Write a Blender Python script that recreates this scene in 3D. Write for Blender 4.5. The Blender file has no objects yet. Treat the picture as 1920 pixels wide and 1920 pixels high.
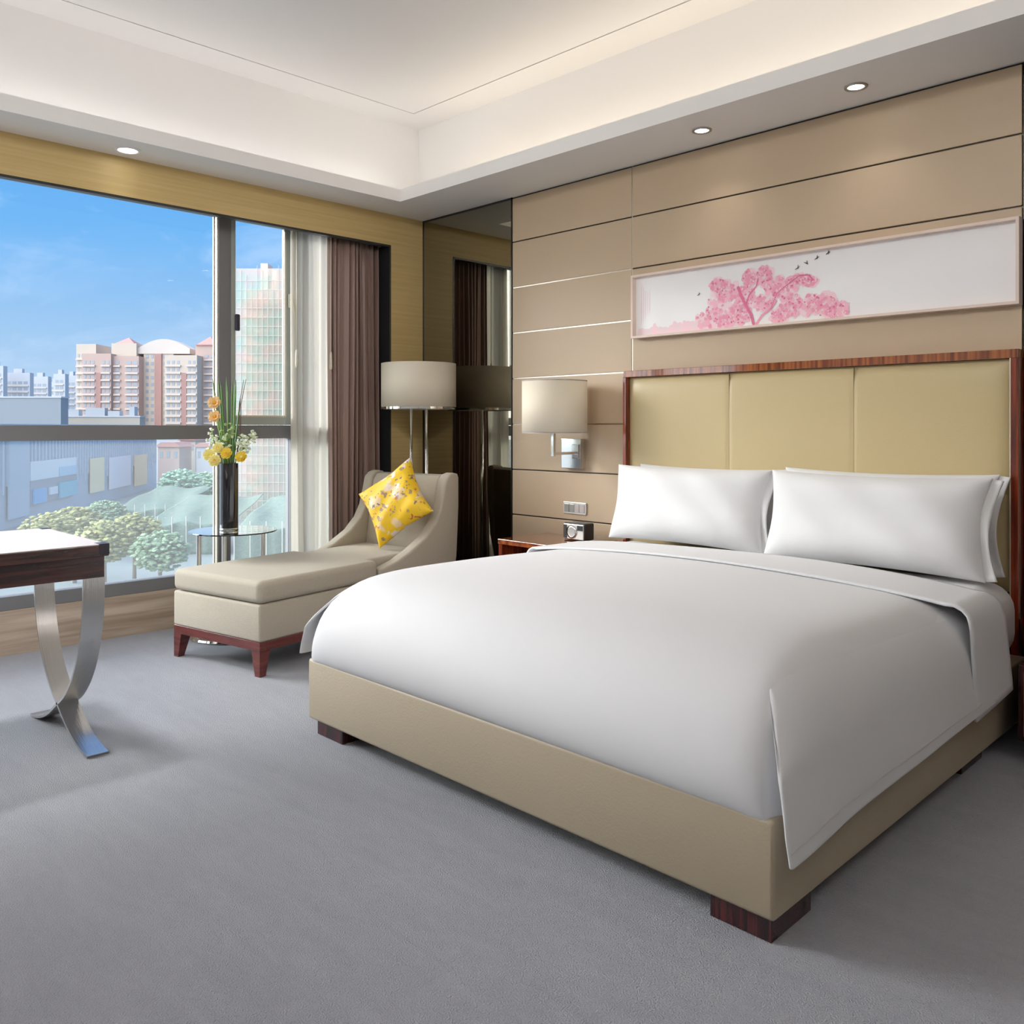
import bpy, bmesh, math, random
from mathutils import Vector, Matrix
PI = math.pi
S = bpy.context.scene
COL = S.collection
rnd = random.Random(7)

# ------------------------------------------------------------------ camera, world, sun, exposure
cam = bpy.data.cameras.new('camera')
cam.sensor_width = 36; cam.lens = 36 * 1619 / 1920
cam.shift_y = -160 / 1920
cam.clip_start = 0.05; cam.clip_end = 3000
co = bpy.data.objects.new('camera', cam); COL.objects.link(co)
co.location = (4.867, -3.937, 1.2)
co.rotation_euler = (PI / 2, 0, math.radians(45.14))
S.camera = co

S.view_settings.view_transform = 'Standard'
S.view_settings.look = 'None'
S.view_settings.gamma = 1
S.view_settings.exposure = 0.38
S.view_settings.use_curve_mapping = False
S.cycles.max_bounces = 12
S.cycles.diffuse_bounces = 7
S.cycles.glossy_bounces = 5
S.cycles.transmission_bounces = 8
S.cycles.transparent_max_bounces = 24
S.cycles.caustics_reflective = False
S.cycles.caustics_refractive = False
S.cycles.sample_clamp_indirect = 4.0

W = bpy.data.worlds.new('sky'); S.world = W; W.use_nodes = True
SKY_FILL = 3.4
nt = W.node_tree; nt.nodes.clear()
def wn(t, **k):
    n = nt.nodes.new(t)
    for a, b in k.items(): setattr(n, a, b)
    return n
tc = wn('ShaderNodeTexCoord'); sx = wn('ShaderNodeSeparateXYZ')
nt.links.new(tc.outputs['Generated'], sx.inputs[0])
cr = wn('ShaderNodeValToRGB')
els = cr.color_ramp.elements
els[0].position = 0.0; els[0].color = (.56, .66, .74, 1)
els[1].position = 1.0; els[1].color = (.05, .20, .62, 1)
for p, c in ((.49, (.50, .60, .68)), (.505, (.48, .61, .78)), (.545, (.34, .53, .78)), (.60, (.155, .42, .80)), (.66, (.10, .35, .81))):
    e = els.new(p); e.color = (*c, 1)
mr = wn('ShaderNodeMapRange'); mr.inputs['From Min'].default_value = -1; mr.inputs['From Max'].default_value = 1
nt.links.new(sx.outputs['Z'], mr.inputs['Value']); nt.links.new(mr.outputs[0], cr.inputs['Fac'])
mp = wn('ShaderNodeMapping'); mp.inputs['Scale'].default_value = (2.2, 3.0, 9.0); mp.inputs['Rotation'].default_value = (.35, .2, .4)
nt.links.new(tc.outputs['Generated'], mp.inputs['Vector'])
nz = wn('ShaderNodeTexNoise'); nz.inputs['Scale'].default_value = 1.6; nz.inputs['Detail'].default_value = 8; nz.inputs['Roughness'].default_value = .62; nz.inputs['Distortion'].default_value = .6
nt.links.new(mp.outputs[0], nz.inputs['Vector'])
cr2 = wn('ShaderNodeValToRGB'); cr2.color_ramp.elements[0].position = .50; cr2.color_ramp.elements[1].position = .76
cr2.color_ramp.elements[1].color = (.55, .55, .55, 1)
nt.links.new(nz.outputs['Fac'], cr2.inputs['Fac'])
mx = wn('ShaderNodeMixRGB'); mx.inputs[2].default_value = (.62, .76, .98, 1)
nt.links.new(cr2.outputs['Color'], mx.inputs['Fac']); nt.links.new(cr.outputs['Color'], mx.inputs[1])
# fill brightness added to the sky left of and behind the view
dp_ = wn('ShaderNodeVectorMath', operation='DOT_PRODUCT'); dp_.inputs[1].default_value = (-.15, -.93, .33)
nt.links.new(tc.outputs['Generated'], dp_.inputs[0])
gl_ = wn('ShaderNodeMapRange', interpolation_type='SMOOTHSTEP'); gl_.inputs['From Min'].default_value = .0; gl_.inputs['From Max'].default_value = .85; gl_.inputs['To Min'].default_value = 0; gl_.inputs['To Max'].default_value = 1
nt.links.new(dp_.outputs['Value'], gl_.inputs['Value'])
hm_ = wn('ShaderNodeMixRGB'); hm_.inputs[2].default_value = (SKY_FILL, SKY_FILL * 1.02, SKY_FILL * 1.06, 1)
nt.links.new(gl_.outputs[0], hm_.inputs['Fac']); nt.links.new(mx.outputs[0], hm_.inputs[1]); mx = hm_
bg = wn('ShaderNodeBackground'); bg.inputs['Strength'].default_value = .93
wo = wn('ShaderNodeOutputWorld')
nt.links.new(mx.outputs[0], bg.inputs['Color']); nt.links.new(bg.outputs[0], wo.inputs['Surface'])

def light(name, kind, loc, energy, color, target=None, **k):
    l = bpy.data.lights.new(name, kind); l.energy = energy; l.color = color
    for a, b in k.items(): setattr(l, a, b)
    o = bpy.data.objects.new(name, l); COL.objects.link(o); o.location = loc
    if target is not None:
        d = Vector(target) - Vector(loc)
        o.rotation_euler = d.to_track_quat('-Z', 'Y').to_euler()
    return o
# hazy sun, off to the left of the view, shining in through the long window
az, el = math.radians(211), math.radians(23)
sd = Vector((math.cos(el) * math.cos(az), math.cos(el) * math.sin(az), math.sin(el)))
light('hazy_sun', 'SUN', (-20, -15, 15), 5.2, (1.0, .98, .96), target=Vector((-20, -15, 15)) - sd, angle=math.radians(30))

# ------------------------------------------------------------------ helpers
def tag(o, label=None, cat=None, group=None, kind=None):
    if label: o['label'] = label
    if cat: o['category'] = cat
    if group: o['group'] = group
    if kind: o['kind'] = kind
    return o
def empty(name, loc, label, cat, group=None, rz=0.0, kind=None):
    o = bpy.data.objects.new(name, None); COL.objects.link(o)
    o.location = loc; o.rotation_euler = (0, 0, rz); o.empty_display_size = .1
    return tag(o, label, cat, group, kind)
class MB:
    def __init__(s): s.b = bmesh.new()
    def box(s, x0, x1, y0, y1, z0, z1, bev=0, seg=2, mi=0):
        t = bmesh.new(); bmesh.ops.create_cube(t, size=1)
        for v in t.verts: v.co = Vector(((x0 + x1) / 2 + v.co.x * (x1 - x0), (y0 + y1) / 2 + v.co.y * (y1 - y0), (z0 + z1) / 2 + v.co.z * (z1 - z0)))
        if bev: bmesh.ops.bevel(t, geom=list(t.edges), offset=bev, segments=seg, profile=.5, affect='EDGES')
        return s.add(t, mi)
    def add(s, t, mi=0, mat=None):
        if mat is not None: bmesh.ops.transform(t, matrix=mat, verts=t.verts)
        for f in t.faces: f.material_index = mi
        me = bpy.data.meshes.new('tmp'); t.to_mesh(me); t.free()
        n = len(s.b.faces)
        s.b.from_mesh(me)
        bpy.data.meshes.remove(me)
        return s
    def cyl(s, p0, p1, r0, r1=None, n=24, mi=0, cap=True):
        p0, p1 = Vector(p0), Vector(p1); r1 = r0 if r1 is None else r1
        d = p1 - p0; t = bmesh.new()
        bmesh.ops.create_cone(t, cap_ends=cap, segments=n, radius1=r0, radius2=r1, depth=d.length)
        m = Matrix.Translation((p0 + p1) / 2) @ d.to_track_quat('Z', 'Y').to_matrix().to_4x4()
        return s.add(t, mi, m)
    def sph(s, c, r, n=12, sc=(1, 1, 1), mi=0):
        t = bmesh.new(); bmesh.ops.create_uvsphere(t, u_segments=n, v_segments=max(6, n // 2 + 2), radius=1)
        return s.add(t, mi, Matrix.Translation(c) @ Matrix.Diagonal((r * sc[0], r * sc[1], r * sc[2], 1)))
    def lathe(s, prof, c=(0, 0, 0), n=48, mi=0):
        t = bmesh.new(); rings = []
        for r, z in prof:
            if r < 1e-5: rings.append([t.verts.new((c[0], c[1], c[2] + z))])
            else: rings.append([t.verts.new((c[0] + r * math.cos(2 * PI * i / n), c[1] + r * math.sin(2 * PI * i / n), c[2] + z)) for i in range(n)])
        for a, b in zip(rings, rings[1:]):
            for i in range(n):
                j = (i + 1) % n
                if len(a) == 1 and len(b) == 1: continue
                if len(a) == 1: t.faces.new((a[0], b[i], b[j]))
                elif len(b) == 1: t.faces.new((a[i], a[j], b[0]))
                else: t.faces.new((a[i], a[j], b[j], b[i]))
        bmesh.ops.recalc_face_normals(t, faces=t.faces)
        return s.add(t, mi)
    def grid(s, f, nu, nv, mi=0):
        t = bmesh.new(); g = [[t.verts.new(f(i / nu, j / nv)) for j in range(nv + 1)] for i in range(nu + 1)]
        for i in range(nu):
            for j in range(nv): t.faces.new((g[i][j], g[i + 1][j], g[i + 1][j + 1], g[i][j + 1]))
        return s.add(t, mi)
    def prism(s, pts, ax, a0, a1, mi=0, bev=0, seg=2):
        # pts: 2D outline in the two other axes, extruded along ax from a0 to a1
        t = bmesh.new()
        def mk(p, a):
            if ax == 0: return (a, p[0], p[1])
            if ax == 1: return (p[0], a, p[1])
            return (p[0], p[1], a)
        A = [t.verts.new(mk(p, a0)) for p in pts]; B = [t.verts.new(mk(p, a1)) for p in pts]
        n = len(pts)
        t.faces.new(A); t.faces.new(B[::-1])
        for i in range(n): t.faces.new((A[i], A[(i + 1) % n], B[(i + 1) % n], B[i]))
        bmesh.ops.recalc_face_normals(t, faces=t.faces)
        if bev:
            ed = [e for e in t.edges if abs((e.verts[0].co - e.verts[1].co)[ax]) < 1e-6]
            bmesh.ops.bevel(t, geom=ed, offset=bev, segments=seg, profile=.5, affect='EDGES')
        return s.add(t, mi)
    def tube(s, pts, r, n=8, mi=0, r1=None):
        pts = [Vector(p) for p in pts]; t = bmesh.new(); rings = []
        up = Vector((0, 0, 1))
        for k, p in enumerate(pts):
            d = (pts[min(k + 1, len(pts) - 1)] - pts[max(k - 1, 0)]).normalized()
            a = d.cross(up)
            if a.length < 1e-3: a = d.cross(Vector((1, 0, 0)))
            a.normalize(); b = d.cross(a)
            rr = r if r1 is None else r + (r1 - r) * k / (len(pts) - 1)
            rings.append([t.verts.new(p + (a * math.cos(2 * PI * i / n) + b * math.sin(2 * PI * i / n)) * rr) for i in range(n)])
        for A, B in zip(rings, rings[1:]):
            for i in range(n): t.faces.new((A[i], A[(i + 1) % n], B[(i + 1) % n], B[i]))
        t.faces.new(rings[0][::-1]); t.faces.new(rings[-1])
        bmesh.ops.recalc_face_normals(t, faces=t.faces)
        return s.add(t, mi)
    def build(s, name, mats, parent=None, smooth=False, sub=0, solid=0, auto=None, loc=None):
        me = bpy.data.meshes.new(name); s.b.to_mesh(me); s.b.free()
        if not isinstance(mats, (list, tuple)): mats = [mats]
        for m in mats: me.materials.append(m)
        o = bpy.data.objects.new(name, me); COL.objects.link(o)
        if parent: o.parent = parent
        if loc: o.location = loc
        if smooth:
            for p in me.polygons: p.use_smooth = True
        if solid:
            m = o.modifiers.new('solid', 'SOLIDIFY'); m.thickness = solid; m.offset = 0
        if sub:
            m = o.modifiers.new('sub', 'SUBSURF'); m.levels = sub; m.render_levels = sub
        if auto:
            for p in me.polygons: p.use_smooth = True
            bm = bmesh.new(); bm.from_mesh(me)
            for e in bm.edges:
                if len(e.link_faces) == 2 and e.calc_face_angle(0) > auto: e.smooth = False
            bm.to_mesh(me); bm.free()
        return o
def copy_tree(o, parent=None):
    c = o.copy(); COL.objects.link(c); c.parent = parent
    for ch in list(o.children): copy_tree(ch, c)
    return c

# ------------------------------------------------------------------ materials
def mat(name, col, rough=.5, metal=0, noise=None, bump=None, coat=0, sheen=0, spec=None, emit=None, est=0, alpha=None):
    """noise=(scale xyz, strength, second colour) ; bump=(scale xyz, strength, detail)"""
    m = bpy.data.materials.new(name); m.use_nodes = True; t = m.node_tree; b = t.nodes['Principled BSDF']
    b.inputs['Base Color'].default_value = (*col, 1); b.inputs['Roughness'].default_value = rough; b.inputs['Metallic'].default_value = metal
    b.inputs['Coat Weight'].default_value = coat; b.inputs['Coat Roughness'].default_value = .06
    b.inputs['Sheen Weight'].default_value = sheen
    if spec is not None: b.inputs['Specular IOR Level'].default_value = spec
    if emit: b.inputs['Emission Color'].default_value = (*emit, 1); b.inputs['Emission Strength'].default_value = est
    if noise or bump:
        tc = t.nodes.new('ShaderNodeTexCoord')
    if noise:
        mp = t.nodes.new('ShaderNodeMapping'); mp.inputs['Scale'].default_value = noise[0]
        n = t.nodes.new('ShaderNodeTexNoise'); n.inputs['Scale'].default_value = 1; n.inputs['Detail'].default_value = 5; n.inputs['Roughness'].default_value = .6
        if len(noise) > 3: n.inputs['Distortion'].default_value = noise[3]
        t.links.new(tc.outputs['Object'], mp.inputs[0]); t.links.new(mp.outputs[0], n.inputs['Vector'])
        r = t.nodes.new('ShaderNodeMapRange'); r.inputs['From Min'].default_value = .3; r.inputs['From Max'].default_value = .7
        r.inputs['To Max'].default_value = noise[1]
        mxx = t.nodes.new('ShaderNodeMixRGB'); mxx.inputs[1].default_value = (*col, 1); mxx.inputs[2].default_value = (*noise[2], 1)
        t.links.new(n.outputs['Fac'], r.inputs['Value']); t.links.new(r.outputs[0], mxx.inputs[0]); t.links.new(mxx.outputs[0], b.inputs['Base Color'])
    if bump:
        mp = t.nodes.new('ShaderNodeMapping'); mp.inputs['Scale'].default_value = bump[0]
        n = t.nodes.new('ShaderNodeTexNoise'); n.inputs['Scale'].default_value = 1; n.inputs['Detail'].default_value = bump[2]
        t.links.new(tc.outputs['Object'], mp.inputs[0]); t.links.new(mp.outputs[0], n.inputs['Vector'])
        bp = t.nodes.new('ShaderNodeBump'); bp.inputs['Strength'].default_value = bump[1]; bp.inputs['Distance'].default_value = .01
        t.links.new(n.outputs['Fac'], bp.inputs['Height']); t.links.new(bp.outputs[0], b.inputs['Normal'])
    return m
def streak(name, c1, c2, scale, rough=.2, coat=.6, dist=1.5, lo=.42, hi=.58):
    m = mat(name, c1, rough, coat=coat); t = m.node_tree; b = t.nodes['Principled BSDF']
    tc = t.nodes.new('ShaderNodeTexCoord'); mp = t.nodes.new('ShaderNodeMapping'); mp.inputs['Scale'].default_value = scale
    n = t.nodes.new('ShaderNodeTexNoise'); n.inputs['Scale'].default_value = 1; n.inputs['Detail'].default_value = 4; n.inputs['Distortion'].default_value = dist * .2
    r = t.nodes.new('ShaderNodeValToRGB'); r.color_ramp.elements[0].position = lo; r.color_ramp.elements[1].position = hi
    r.color_ramp.elements[0].color = (*c1, 1); r.color_ramp.elements[1].color = (*c2, 1)
    t.links.new(tc.outputs['Object'], mp.inputs[0]); t.links.new(mp.outputs[0], n.inputs['Vector']); t.links.new(n.outputs['Fac'], r.inputs[0]); t.links.new(r.outputs[0], b.inputs['Base Color'])
    return m
def glass(name, tint=(1, 1, 1), rough=0, haze_mix=0.0, refl=1.0, haze_col=(.9, .93, .95)):
    m = bpy.data.materials.new(name); m.use_nodes = True; t = m.node_tree; t.nodes.clear()
    tr = t.nodes.new('ShaderNodeBsdfTransparent'); tr.inputs[0].default_value = (*tint, 1)
    gl = t.nodes.new('ShaderNodeBsdfGlossy'); gl.inputs['Roughness'].default_value = rough; gl.inputs[0].default_value = (1, 1, 1, 1)
    fr = t.nodes.new('ShaderNodeFresnel'); fr.inputs[0].default_value = 1.45
    ml = t.nodes.new('ShaderNodeMath'); ml.operation = 'MULTIPLY'; ml.inputs[1].default_value = refl
    mx = t.nodes.new('ShaderNodeMixShader'); t.links.new(fr.outputs[0], ml.inputs[0]); t.links.new(ml.outputs[0], mx.inputs[0])
    t.links.new(tr.outputs[0], mx.inputs[1]); t.links.new(gl.outputs[0], mx.inputs[2])
    out = t.nodes.new('ShaderNodeOutputMaterial'); last = mx
    if haze_mix:
        tl = t.nodes.new('ShaderNodeBsdfTranslucent'); tl.inputs[0].default_value = (*haze_col, 1)
        m2 = t.nodes.new('ShaderNodeMixShader'); m2.inputs[0].default_value = haze_mix
        t.links.new(mx.outputs[0], m2.inputs[1]); t.links.new(tl.outputs[0], m2.inputs[2]); last = m2
    t.links.new(last.outputs[0], out.inputs[0])
    return m
def cloth(name, col, trans=.3, rough=.8, bump=None, thru=0.0):
    m = bpy.data.materials.new(name); m.use_nodes = True; t = m.node_tree; b = t.nodes['Principled BSDF']
    b.inputs['Base Color'].default_value = (*col, 1); b.inputs['Roughness'].default_value = rough
    out = t.nodes['Material Output']; tl = t.nodes.new('ShaderNodeBsdfTranslucent'); tl.inputs[0].default_value = (*col, 1)
    mx = t.nodes.new('ShaderNodeMixShader'); mx.inputs[0].default_value = trans
    t.links.new(b.outputs[0], mx.inputs[1]); t.links.new(tl.outputs[0], mx.inputs[2]); last = mx
    if thru:
        tr = t.nodes.new('ShaderNodeBsdfTransparent'); m2 = t.nodes.new('ShaderNodeMixShader'); m2.inputs[0].default_value = thru
        t.links.new(mx.outputs[0], m2.inputs[1]); t.links.new(tr.outputs[0], m2.inputs[2]); last = m2
    t.links.new(last.outputs[0], out.inputs[0])
    return m

M = {}
M['plaster'] = mat('white_plaster', (.86, .85, .84), .8)
M['wallpaper'] = streak('straw_wallcovering', (.56, .41, .17), (.64, .48, .22), (1.2, 1.2, 60), .5, .0, 2, .35, .7)
M['beige'] = mat('beige_wall_paint', (.80, .77, .72), .7)
M['leather'] = mat('taupe_leather_panel', (.52, .40, .275), .42, bump=((160, 160, 160), .06, 2))
M['joint'] = mat('dark_metal_joint', (.06, .05, .04), .3, .8)
M['chromeline'] = mat('satin_metal_joint', (.55, .5, .42), .22, 1)
M['carpet'] = mat('grey_blue_carpet', (.31, .32, .36), .95, noise=((3.5, 16, 3), .55, (.375, .385, .42), .8), bump=((240, 240, 240), .9, 3), sheen=.15)
M['marble'] = streak('travertine_sill', (.36, .27, .20), (.60, .50, .40), (1.3, 1.3, 26), .25, .2, 2, .35, .68)
M['winframe'] = mat('grey_aluminium_frame', (.20, .20, .21), .5, .2)
M['winlight'] = mat('grey_green_aluminium_sash', (.36, .39, .36), .5, .2)
M['gasket'] = mat('beige_metal_trim', (.62, .56, .45), .4, .3)
M['pane'] = glass('window_glass', (.97, .985, .985), refl=.25)
M['panelow'] = glass('hazed_window_glass', (.95, .98, .98), refl=.5, haze_mix=.05)  # milky mix stands in for the haze outside
M['mirror'] = mat('smoked_mirror_glass', (.30, .285, .235), .015, 1)
M['drape'] = mat('brown_satin_drape', (.29, .19, .16), .42, sheen=.3, bump=((90, 90, 8), .05, 2))
M['sheer'] = cloth('white_sheer', (.92, .90, .85), .5, .9, thru=.10)
M['cord'] = mat('cream_plastic', (.75, .72, .58), .4)
M['black'] = mat('black_plastic', (.02, .02, .022), .35)
M['black2'] = mat('dark_grey_metal', (.05, .045, .06), .4, .3)
M['chrome'] = mat('polished_chrome', (.80, .80, .79), .08, 1)
M['brushed'] = mat('brushed_steel', (.62, .61, .60), .24, 1, bump=((6, 300, 6), .08, 2))
M['linen'] = mat('beige_linen_upholstery', (.46, .41, .33), .9, noise=((90, 90, 90), .5, (.40, .355, .28)), bump=((420, 420, 420), .35, 2), sheen=.15)
M['redwood'] = streak('red_mahogany', (.085, .012, .010), (.16, .03, .02), (3, 3, 40), .16, .7, 1.2, .3, .7)
M['zebra'] = streak('striped_ebony', (.012, .006, .007), (.075, .014, .015), (55, 55, 2.0), .2, .5, 1.2, .42, .62)
M['rosewood'] = streak('glossy_rosewood', (.10, .022, .010), (.40, .10, .025), (34, 34, 34), .12, .9, 1.0, .35, .65)
M['rosev'] = streak('glossy_rosewood_vertical', (.09, .012, .006), (.33, .05, .012), (60, 60, 2), .10, .9, 1.0, .35, .65)
M['deskwood'] = streak('dark_walnut', (.028, .014, .013), (.075, .030, .026), (60, 3, 60), .25, .5, 1.4)
M['desktop'] = mat('cream_desk_leather', (.50, .46, .45), .45)
M['gold'] = mat('gold_beige_leather', (.50, .40, .215), .42, bump=((150, 150, 150), .05, 2))
M['bedbase'] = mat('bed_base_leather', (.37, .31, .225), .5, bump=((150, 150, 150), .08, 2))
M['stitch'] = mat('stitched_seam', (.26, .19, .08), .6)
M['cotton'] = mat('white_cotton', (.58, .58, .60), .75, sheen=.2, bump=((5, 5, 5), .12, 2))
M['cotton2'] = mat('white_pillowcase', (.63, .63, .64), .75, sheen=.2, bump=((14, 14, 14), .18, 2))
M['shade'] = cloth('cream_lampshade', (.88, .82, .70), .35, .8)
M['silver'] = mat('silver_plastic', (.70, .68, .64), .3, .4)
M['tabglass'] = glass('table_glass', (.86, .93, .90), refl=1.6)
M['vase'] = mat('black_glazed_vase', (.012, .011, .016), .08, 0, coat=1)
M['pinkframe'] = mat('pale_rose_wood_frame', (.76, .62, .54), .4)
M['paper'] = mat('picture_paper', (.93, .92, .93), .5, noise=((1.2, 1.2, 4), .5, (.90, .89, .92)), coat=.3)
M['bulb'] = mat('lamp_glow', (1, 1, 1), .5, emit=(1, .96, .88), est=9)
M['bulbw'] = mat('lamp_glow_white', (1, 1, 1), .5, emit=(1, 1, .98), est=6)
M['nickel'] = mat('nickel_ring', (.45, .44, .42), .3, .9)

# ------------------------------------------------------------------ the room shell
XR, YN, H = 6.5, -5.3, 2.681      # right wall, near wall, soffit height
LX, LY, LT = .32, -.45, 2.762     # inner face of the cove lip (window side / headboard side) and its top
TX, TY, TZ = .145, -.155, 3.28    # raised tray
MB().box(-.203, XR, YN, .05, -.12, 0).build('floor', M['carpet'])
bpy.data.objects['floor']['kind'] = 'structure'
# ceiling: soffits, lips, tray sides, tray top
m = MB()
XI, YI = XR - .5, YN + .4
m.box(-.05, LX, YN, .05, H, H + .02)
m.box(XI, XR, YN, .05, H, H + .02)
m.box(LX, XI, LY, .05, H, H + .02)
m.box(LX, XI, YN, YI, H, H + .02)
m.box(LX - .02, LX, YI, LY + .02, H + .02, LT)           # lips
m.box(LX, XI + .02, LY, LY + .02, H + .02, LT)
m.box(XI, XI + .02, YI, LY, H + .02, LT)
m.box(LX, XI, YI - .02, YI, H + .02, LT)
XO, YO = XI + .17, YI - .17
m.box(TX - .03, TX, YO, TY, H + .02, TZ)                 # tray sides
m.box(TX, XO, TY, TY + .03, H + .02, TZ)
m.box(XO, XO + .03, YO, TY, H + .02, TZ)
m.box(TX, XO, YO - .03, YO, H + .02, TZ)
m.box(TX - .03, XO + .03, YO - .03, TY + .03, TZ, TZ + .03)
# shallow stepped panel in the tray top
px0, py1 = .385, -.39
gx0, gx1, gy0, gy1 = px0, XI - .12, YI + .12, py1
m.box(gx0, gx1, gy0, gy1, TZ - .02, TZ)
m.box(TX, gx0 - .010, YO, TY, TZ - .02, TZ); m.box(gx1 + .010, XO, YO, TY, TZ - .02, TZ)
m.box(gx0 - .010, gx1 + .010, gy1 + .010, TY, TZ - .02, TZ); m.box(gx0 - .010, gx1 + .010, YO, gy0 - .010, TZ - .02, TZ)
o = m.build('ceiling', M['plaster']); o['kind'] = 'structure'
# window wall: valance, pier, curtain pocket
WY0, WY1 = -4.95, -.286
m = MB()
m.box(-.03, 0, YN, WY1, 2.466, H)
m.box(-.30, 0, WY1, .05, 0, H)
m.box(-.30, 0, YN, WY0, 0, H)
wl = m.build('wall_left', M['wallpaper']); wl['kind'] = 'structure'
m = MB()
m.box(-.034, .002, WY0, WY1 - .004, 2.452, 2.466)
m.box(-.20, .002, WY1 - .014, WY1, 0, 2.466)
m.build('reveal_trim', M['black'], wl)
MB().box(-.32, -.03, WY0, WY1, 2.60, H).build('curtain_pocket', M['joint'], wl)
m = MB(); m.box(-.40, -.203, WY0, WY1, -.12, .236, bev=.004)
o = m.build('trim_1', M['marble']); o['kind'] = 'structure'
# headboard wall: leather panels on a dark ground, mirror bays left and right
wb = MB().box(-.30, XR, .012, .12, 0, H).build('wall_back', M['joint']); wb['kind'] = 'structure'
seams = [0.045, .345, .635, .925, 1.215, 1.51, 1.803, 2.095, 2.39, H - .006]
g = .0035
def panels(x0, x1, name='leather_panel'):
    for z0, z1 in zip(seams, seams[1:]):
        MB().box(x0 + g, x1 - g, 0, .012, z0 + g, z1 - g, bev=.003).build(name, M['leather'], wb)
panels(.911, 1.876); panels(1.876, 3.847); panels(4.83, 5.9)
m = MB()
for z in seams[4:8]: m.box(.911, 1.876, .0035, .0115, z - g, z + g)
m.box(1.876 - g, 1.876 + g, .0035, .0115, .045, H - .006)
m.build('metal_joint', M['chromeline'], wb)
MB().box(.0, 5.9, -.008, .012, 0, .045).build('baseboard_strip', M['deskwood'], wb)
MB().box(XR, XR + .1, YN, .05, 0, TZ).build('wall_right', M['beige'])['kind'] = 'structure'
MB().box(-.3, XR, YN - .1, YN, 0, H).build('wall_front', M['beige'])['kind'] = 'structure'

def wall_mirror(x0, x1, label):
    e = empty('wall_mirror', ((x0 + x1) / 2, 0, .05), label, 'mirror')
    w = (x1 - x0) / 2
    MB().box(-w + .006, w - .006, 0, .012, .0, H - .062).build('mirror_glass', M['mirror'], e)
    m = MB(); m.box(-w, -w + .006, -.004, .012, 0, H - .05); m.box(w - .006, w, -.004, .012, 0, H - .05); m.box(-w, w, -.004, .012, H - .064, H - .052)
    m.build('edge_strip', M['black'], e)
wall_mirror(.002, .911, 'tall smoked mirror panel in the corner between the window wall and leather panels')
wall_mirror(3.855, 4.82, 'tall smoked mirror panel at the right end of the leather wall')

# window
w = empty('window_1', (-.2, -2.6, 0), None, None, kind='structure')
def wpart(name, mt, *boxes, bev=.002):
    m = MB()
    for b in boxes: m.box(b[0] + .2, b[1] + .2, b[2] + 2.6, b[3] + 2.6, b[4], b[5], bev=bev)
    return m.build(name, mt, w)
X0, X1 = -.285, -.203
CY0, CY1 = -1.375, -.923
wpart('outer_frame', M['winframe'], (X0, X1, WY0, WY1, .236, .308), (X0, X1, WY0, WY1, 2.512, 2.62), (X0, X1, WY0, WY0 + .06, .3, 2.52), (X0, X1, WY1 - .16, WY1, .3, 2.52))
wpart('transom', M['winframe'], (X0, X1, WY0, -1.46, 1.124, 1.208), (X0, X1, CY0, WY1, 1.124, 1.208))
wpart('mullion', M['winframe'], (X0, X1 + .004, -1.455, CY0, .3, 2.52))
wpart('mullion', M['winframe'], (X0, X1 + .004, -3.40, -3.32, .3, 2.52))
wpart('mullion', M['winframe'], (X0, X1, -.945, -.90, .3, 2.52))
wpart('glazing_bead', M['gasket'], (X0 + .02, X0 + .034, -1.462, -1.4545, .3, 2.52), (X0 + .05, X1 - .004, -1.462, -1.4545, .3, 2.52))
s = wpart('casement_sash', M['winlight'], (-.222, X1 + .012, CY0 - .002, CY0 + .028, 1.212, 2.52), (-.222, X1 + .012, -1.006, CY1 - .02, 1.212, 2.52), (-.222, X1 + .012, CY0 + .028, -1.006, 1.212, 1.268), (-.222, X1 + .012, CY0 + .028, -1.006, 2.496, 2.52))
b = MB(); b.box(.0, .012, 1.594, 1.606, 1.262, 2.475); b.box(0, .012, 1.23, 1.598, 1.262, 1.272); b.build('sash_bead', M['gasket'], s)
def pane(y0, y1, z0, z1, mt, xo=-.05):
    MB().box(xo, xo + .006, y0 + 2.6, y1 + 2.6, z0, z1).build('pane', mt, w)
pane(-4.89, -3.4, .308, 1.124, M['panelow']); pane(-3.32, -1.455, .308, 1.124, M['panelow']); pane(CY0, -.945, .308, 1.124, M['panelow']); pane(-.90, -.44, .308, 1.124, M['panelow'])
pane(-4.89, -3.4, 1.208, 2.512, M['pane']); pane(-3.32, -1.455, 1.208, 2.512, M['pane']); pane(CY0 + .028, -1.006, 1.268, 2.496, M['pane'], -.018); pane(-.90, -.44, 1.208, 2.512, M['pane'])
m = MB(); m.box(.012, .03, 1.243, 1.275, 1.80, 1.905, bev=.009, seg=3); m.build('sash_lock', M['black2'], w)
m = MB(); m.box(.012, .022, 1.617, 1.643, 1.98, 2.07, bev=.004); m.cyl((.018, 1.63, 2.03), (.05, 1.63, 2.03), .007); m.tube([(.05, 1.63, 2.035), (.052, 1.635, 1.99), (.05, 1.645, 1.93), (.05, 1.648, 1.90)], .007)
m.build('handle', M['cord'], w, auto=.6)

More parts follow.
